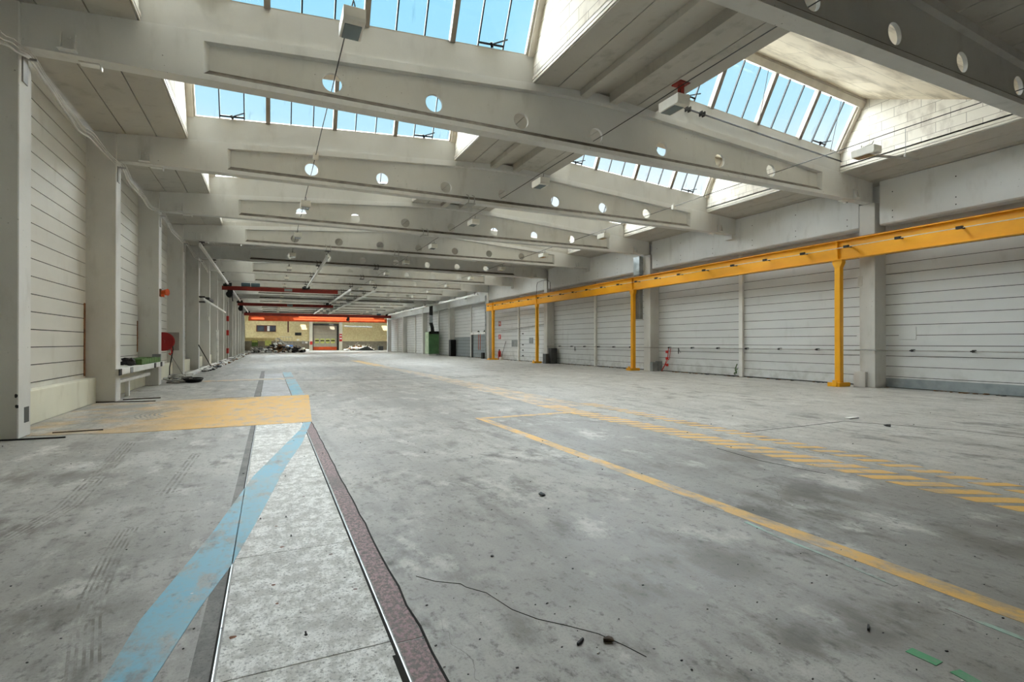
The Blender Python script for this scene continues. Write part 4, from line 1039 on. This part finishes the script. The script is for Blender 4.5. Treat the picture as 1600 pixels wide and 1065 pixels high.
boxthing('yellow_green_panel', -2.65, -1.85, YB - .13, YB - .101, 1.4, 1.72, 'paneyellow', 'bright pane at the top of the dark green door', 'pane')
boxthing('yellow_door', -.75, .2, YB - .1, YB - .005, .85, 1.72, 'paneyellow', 'square yellow green panel under the office', 'panel')
boxthing('wall_board', 3.83, 4.83, YB - .06, YB - .005, 2.55, 3.05, 'black', 'black rectangular board on the beige far wall', 'board')
boxthing('wall_sign', 4.1, 4.5, YB - .06, YB - .005, 1.68, 1.95, 'white', 'small white sign below the black board', 'sign')
boxthing('switch_cabinet', 4.9, 5.3, YB - .2, YB - .005, 1.15, 1.65, 'steelgrey', 'grey switch cabinet on the far wall, left of the white post', 'cabinet')
boxthing('switch_cabinet', 5.42, 5.8, YB - .2, YB - .005, 1.2, 1.5, 'white', 'white switch cabinet on the far wall next to the grey one', 'cabinet')
boxthing('hydrant_box', 6.15, 6.55, YB - .62, YB - .51, 1.0, 1.55, 'redbright', 'red box on the white post left of the far door', 'box')
root = empty('safety_sign', (11.0, YB - .6, 1.6), 'red and white sign on the post right of the far door', 'sign')
m = MB(); m.box(10.92, 11.38, YB - .53, YB - .505, 1.55, 2.85); m.build('sign_plate', 'redbright', root)
m = MB(); m.box(10.98, 11.32, YB - .545, YB - .53, 2.45, 2.62); m.box(10.98, 11.32, YB - .545, YB - .53, 1.95, 2.15); m.build('white_field', 'white', root)
root = empty('tube_luminaire', (14, YB - .3, 4.2), 'long white tube fitting on the beige wall right of the door', 'luminaire')
m = MB(); m.cyl((11.7, YB - .3, 4.2), (16.5, YB - .3, 4.1), .14, n=12); m.build('tube', 'steelwhite', root)
for x in (12.2, 16.3): m = MB(); m.box(x - .04, x + .04, YB - .32, YB - .005, 4.05, 4.12); m.build('bracket', 'darksteel', root)
# stair with railing
root = empty('stair', (2.2, YB - 1.2, 0), 'steel stair with railings right of the mezzanine office', 'stair')
for sx_ in (0, .9):
    m = MB(); m.bar((1.1, YB - .6 - sx_, 2.1), (3.6, YB - .6 - sx_, .15), .05, .2); m.build('stringer', 'steelgrey', root)
for i in range(10): m = MB(); x = 1.2 + i * .25; m.box(x, x + .24, YB - 1.5, YB - .6, 2.0 - i * .2, 2.03 - i * .2); m.build('tread', 'steelgrey', root)
m = MB(); m.tube([(1.5, YB - 1.55, 2.3), (3.3, YB - 1.55, 2.25)], .03, 6); m.tube([(1.5, YB - 1.55, 1.2), (3.3, YB - 1.55, 1.2)], .03, 6)
for x in (1.5, 1.95, 2.4, 2.85, 3.3): m.tube([(x, YB - 1.55, .2), (x, YB - 1.55, 2.3)], .02, 6)
m.build('railing', 'steelgrey', root)
m = MB(); m.prism_y([(2.2, .95), (3.4, .95), (3.2, 0), (2.4, 0)], 91.2, 92.2)
tag(m.build('waste_skip', 'blue', loc=(2.8, 91.7, 0), bevel=.04), 'blue waste bin beside the heap at the far left', 'bin')
m = MB(); m.cyl((12.7, YB - .6, 0), (12.7, YB - .6, .75), .2, n=12)
tag(m.build('barrel', 'blue', loc=(12.7, YB - .6, 0)), 'small blue barrel at the far wall right of the door', 'barrel')
boxthing('waste_bin', 17.0, 17.8, 91, 91.7, 0, .75, 'darkgrey', 'dark bin in the far right corner', 'bin')
def heap(name, cx, cy, rx, ry, h, n, mats, label, seed):
    rr = random.Random(seed); random.seed(seed); m = MB()
    for i in range(n):
        a = rr.uniform(0, 6.28); q = rr.random() ** .6
        x, y = cx + rx * q * math.cos(a), cy + ry * q * math.sin(a)
        z = h * (1 - q * q) * rr.uniform(.3, 1)
        m.chunk((x, y, z * .8 + .05), rr.uniform(.12, .38), rr.randrange(len(mats)), .7)
        if rr.random() < .25: m.bar((x, y, z + .1), (x + rr.uniform(-.6, .6), y + rr.uniform(-.4, .4), z + rr.uniform(.05, .5)), .06, .05, rr.randrange(len(mats)))
    o = m.build(name, mats, loc=None); o['kind'] = 'stuff'; return tag(o, label, 'rubbish heap')
heap('rubbish_heap', -1.25, 74.5, 1.4, 1.2, .8, 90, ['white', 'steelgrey', 'grey', 'darkgrey'], 'heap of white and grey scrap at the far left', 1)
heap('rubbish_heap', 1.2, 78, 2.0, 1.3, 1.5, 110, ['wood', 'rod', 'wood', 'darkgrey', 'white'], 'taller brown heap of timber and rubbish at the far left', 2)
heap('rubbish_heap', 3.2, 76, 1.4, 1.0, .85, 70, ['black', 'darkgrey', 'black', 'white'], 'black heap of bags right of the brown heap', 4)
heap('rubbish_heap', 14.0, 92.5, 2.6, 1.2, 1.05, 120, ['white', 'plinth', 'white', 'wood'], 'pale rubble heap at the far wall right of the door', 6)
m = MB(); m.prism_y([(13.0, 0), (16.4, 0), (15.6, .35), (14.9, .72), (14.2, .5), (13.6, .2)], 90.0, 91.0)
tag(m.build('tarpaulin', 'darkgrey', loc=(14.6, 90.5, 0)), 'dark sheet spread over the front of the pale rubble heap', 'sheet')
m = MB(); m.box(AX0, AX1, 88.6, YB, -.1, .012); struct(m.build('trim_900', 'concrete2'))
heap('rubbish_heap', 5.0, 93.6, 1.2, .5, .3, 26, ['white', 'plinth', 'wood'], 'low litter at the far wall left of the door', 9)
# ------------------------------------------------------------------ light
w = bpy.data.worlds.new('World'); SC.world = w; w.use_nodes = True
nt = w.node_tree; bg = nt.nodes['Background']
tc = nt.nodes.new('ShaderNodeTexCoord'); sp = nt.nodes.new('ShaderNodeSeparateXYZ'); nt.links.new(tc.outputs['Generated'], sp.inputs[0])
cr = nt.nodes.new('ShaderNodeValToRGB'); nt.links.new(sp.outputs['Z'], cr.inputs[0])
e = cr.color_ramp.elements
e[0].position = .0; e[0].color = lin('#ffffff'); e[1].position = .8; e[1].color = lin('#80cef7')
x = e.new(.28); x.color = lin('#f0faff'); x = e.new(.37); x.color = lin('#bfe9fc'); x = e.new(.52); x.color = lin('#a4e0fc')
nt.links.new(cr.outputs[0], bg.inputs['Color']); bg.inputs['Strength'].default_value = .97
EXPO = 0.22
def sun(name, direction_to_sun, strength, angle, color=(1, 1, 1)):
    l = bpy.data.lights.new(name, 'SUN'); l.energy = strength; l.angle = math.radians(angle); l.color = color
    o = bpy.data.objects.new(name, l); COL.objects.link(o); o.location = (6, 40, 30)
    o.rotation_euler = Vector(direction_to_sun).to_track_quat('Z', 'Y').to_euler()
    return o
sun('north_sky_fill', (.15, 1, .62), 46.0, 150, (.945, .977, 1.0))  # wide soft sun added to boost the sky's daylight through the skylights
sun('sun_light', (-.22, -1, .62), 8.0, .6, (1.0, .93, .82))
# ------------------------------------------------------------------ camera
cam = bpy.data.cameras.new('camera'); co = bpy.data.objects.new('camera', cam); COL.objects.link(co)
cam.sensor_fit = 'HORIZONTAL'; cam.sensor_width = 36; cam.lens = F / 1600 * 36; cam.clip_start = .05; cam.clip_end = 500
co.location = (0, 0, CH); co.rotation_euler = (math.pi / 2 + PITCH, 0, -YAW)
SC.camera = co
for o in SC.objects:
    if '_w' in o: del o['_w']
vs = SC.view_settings
vs.view_transform = 'Standard'; vs.look = 'None'; vs.gamma = 1.0; vs.use_curve_mapping = False; vs.exposure = EXPO
SC.cycles.max_bounces = 14; SC.cycles.diffuse_bounces = 8; SC.cycles.transparent_max_bounces = 12
SC.cycles.use_denoising = True
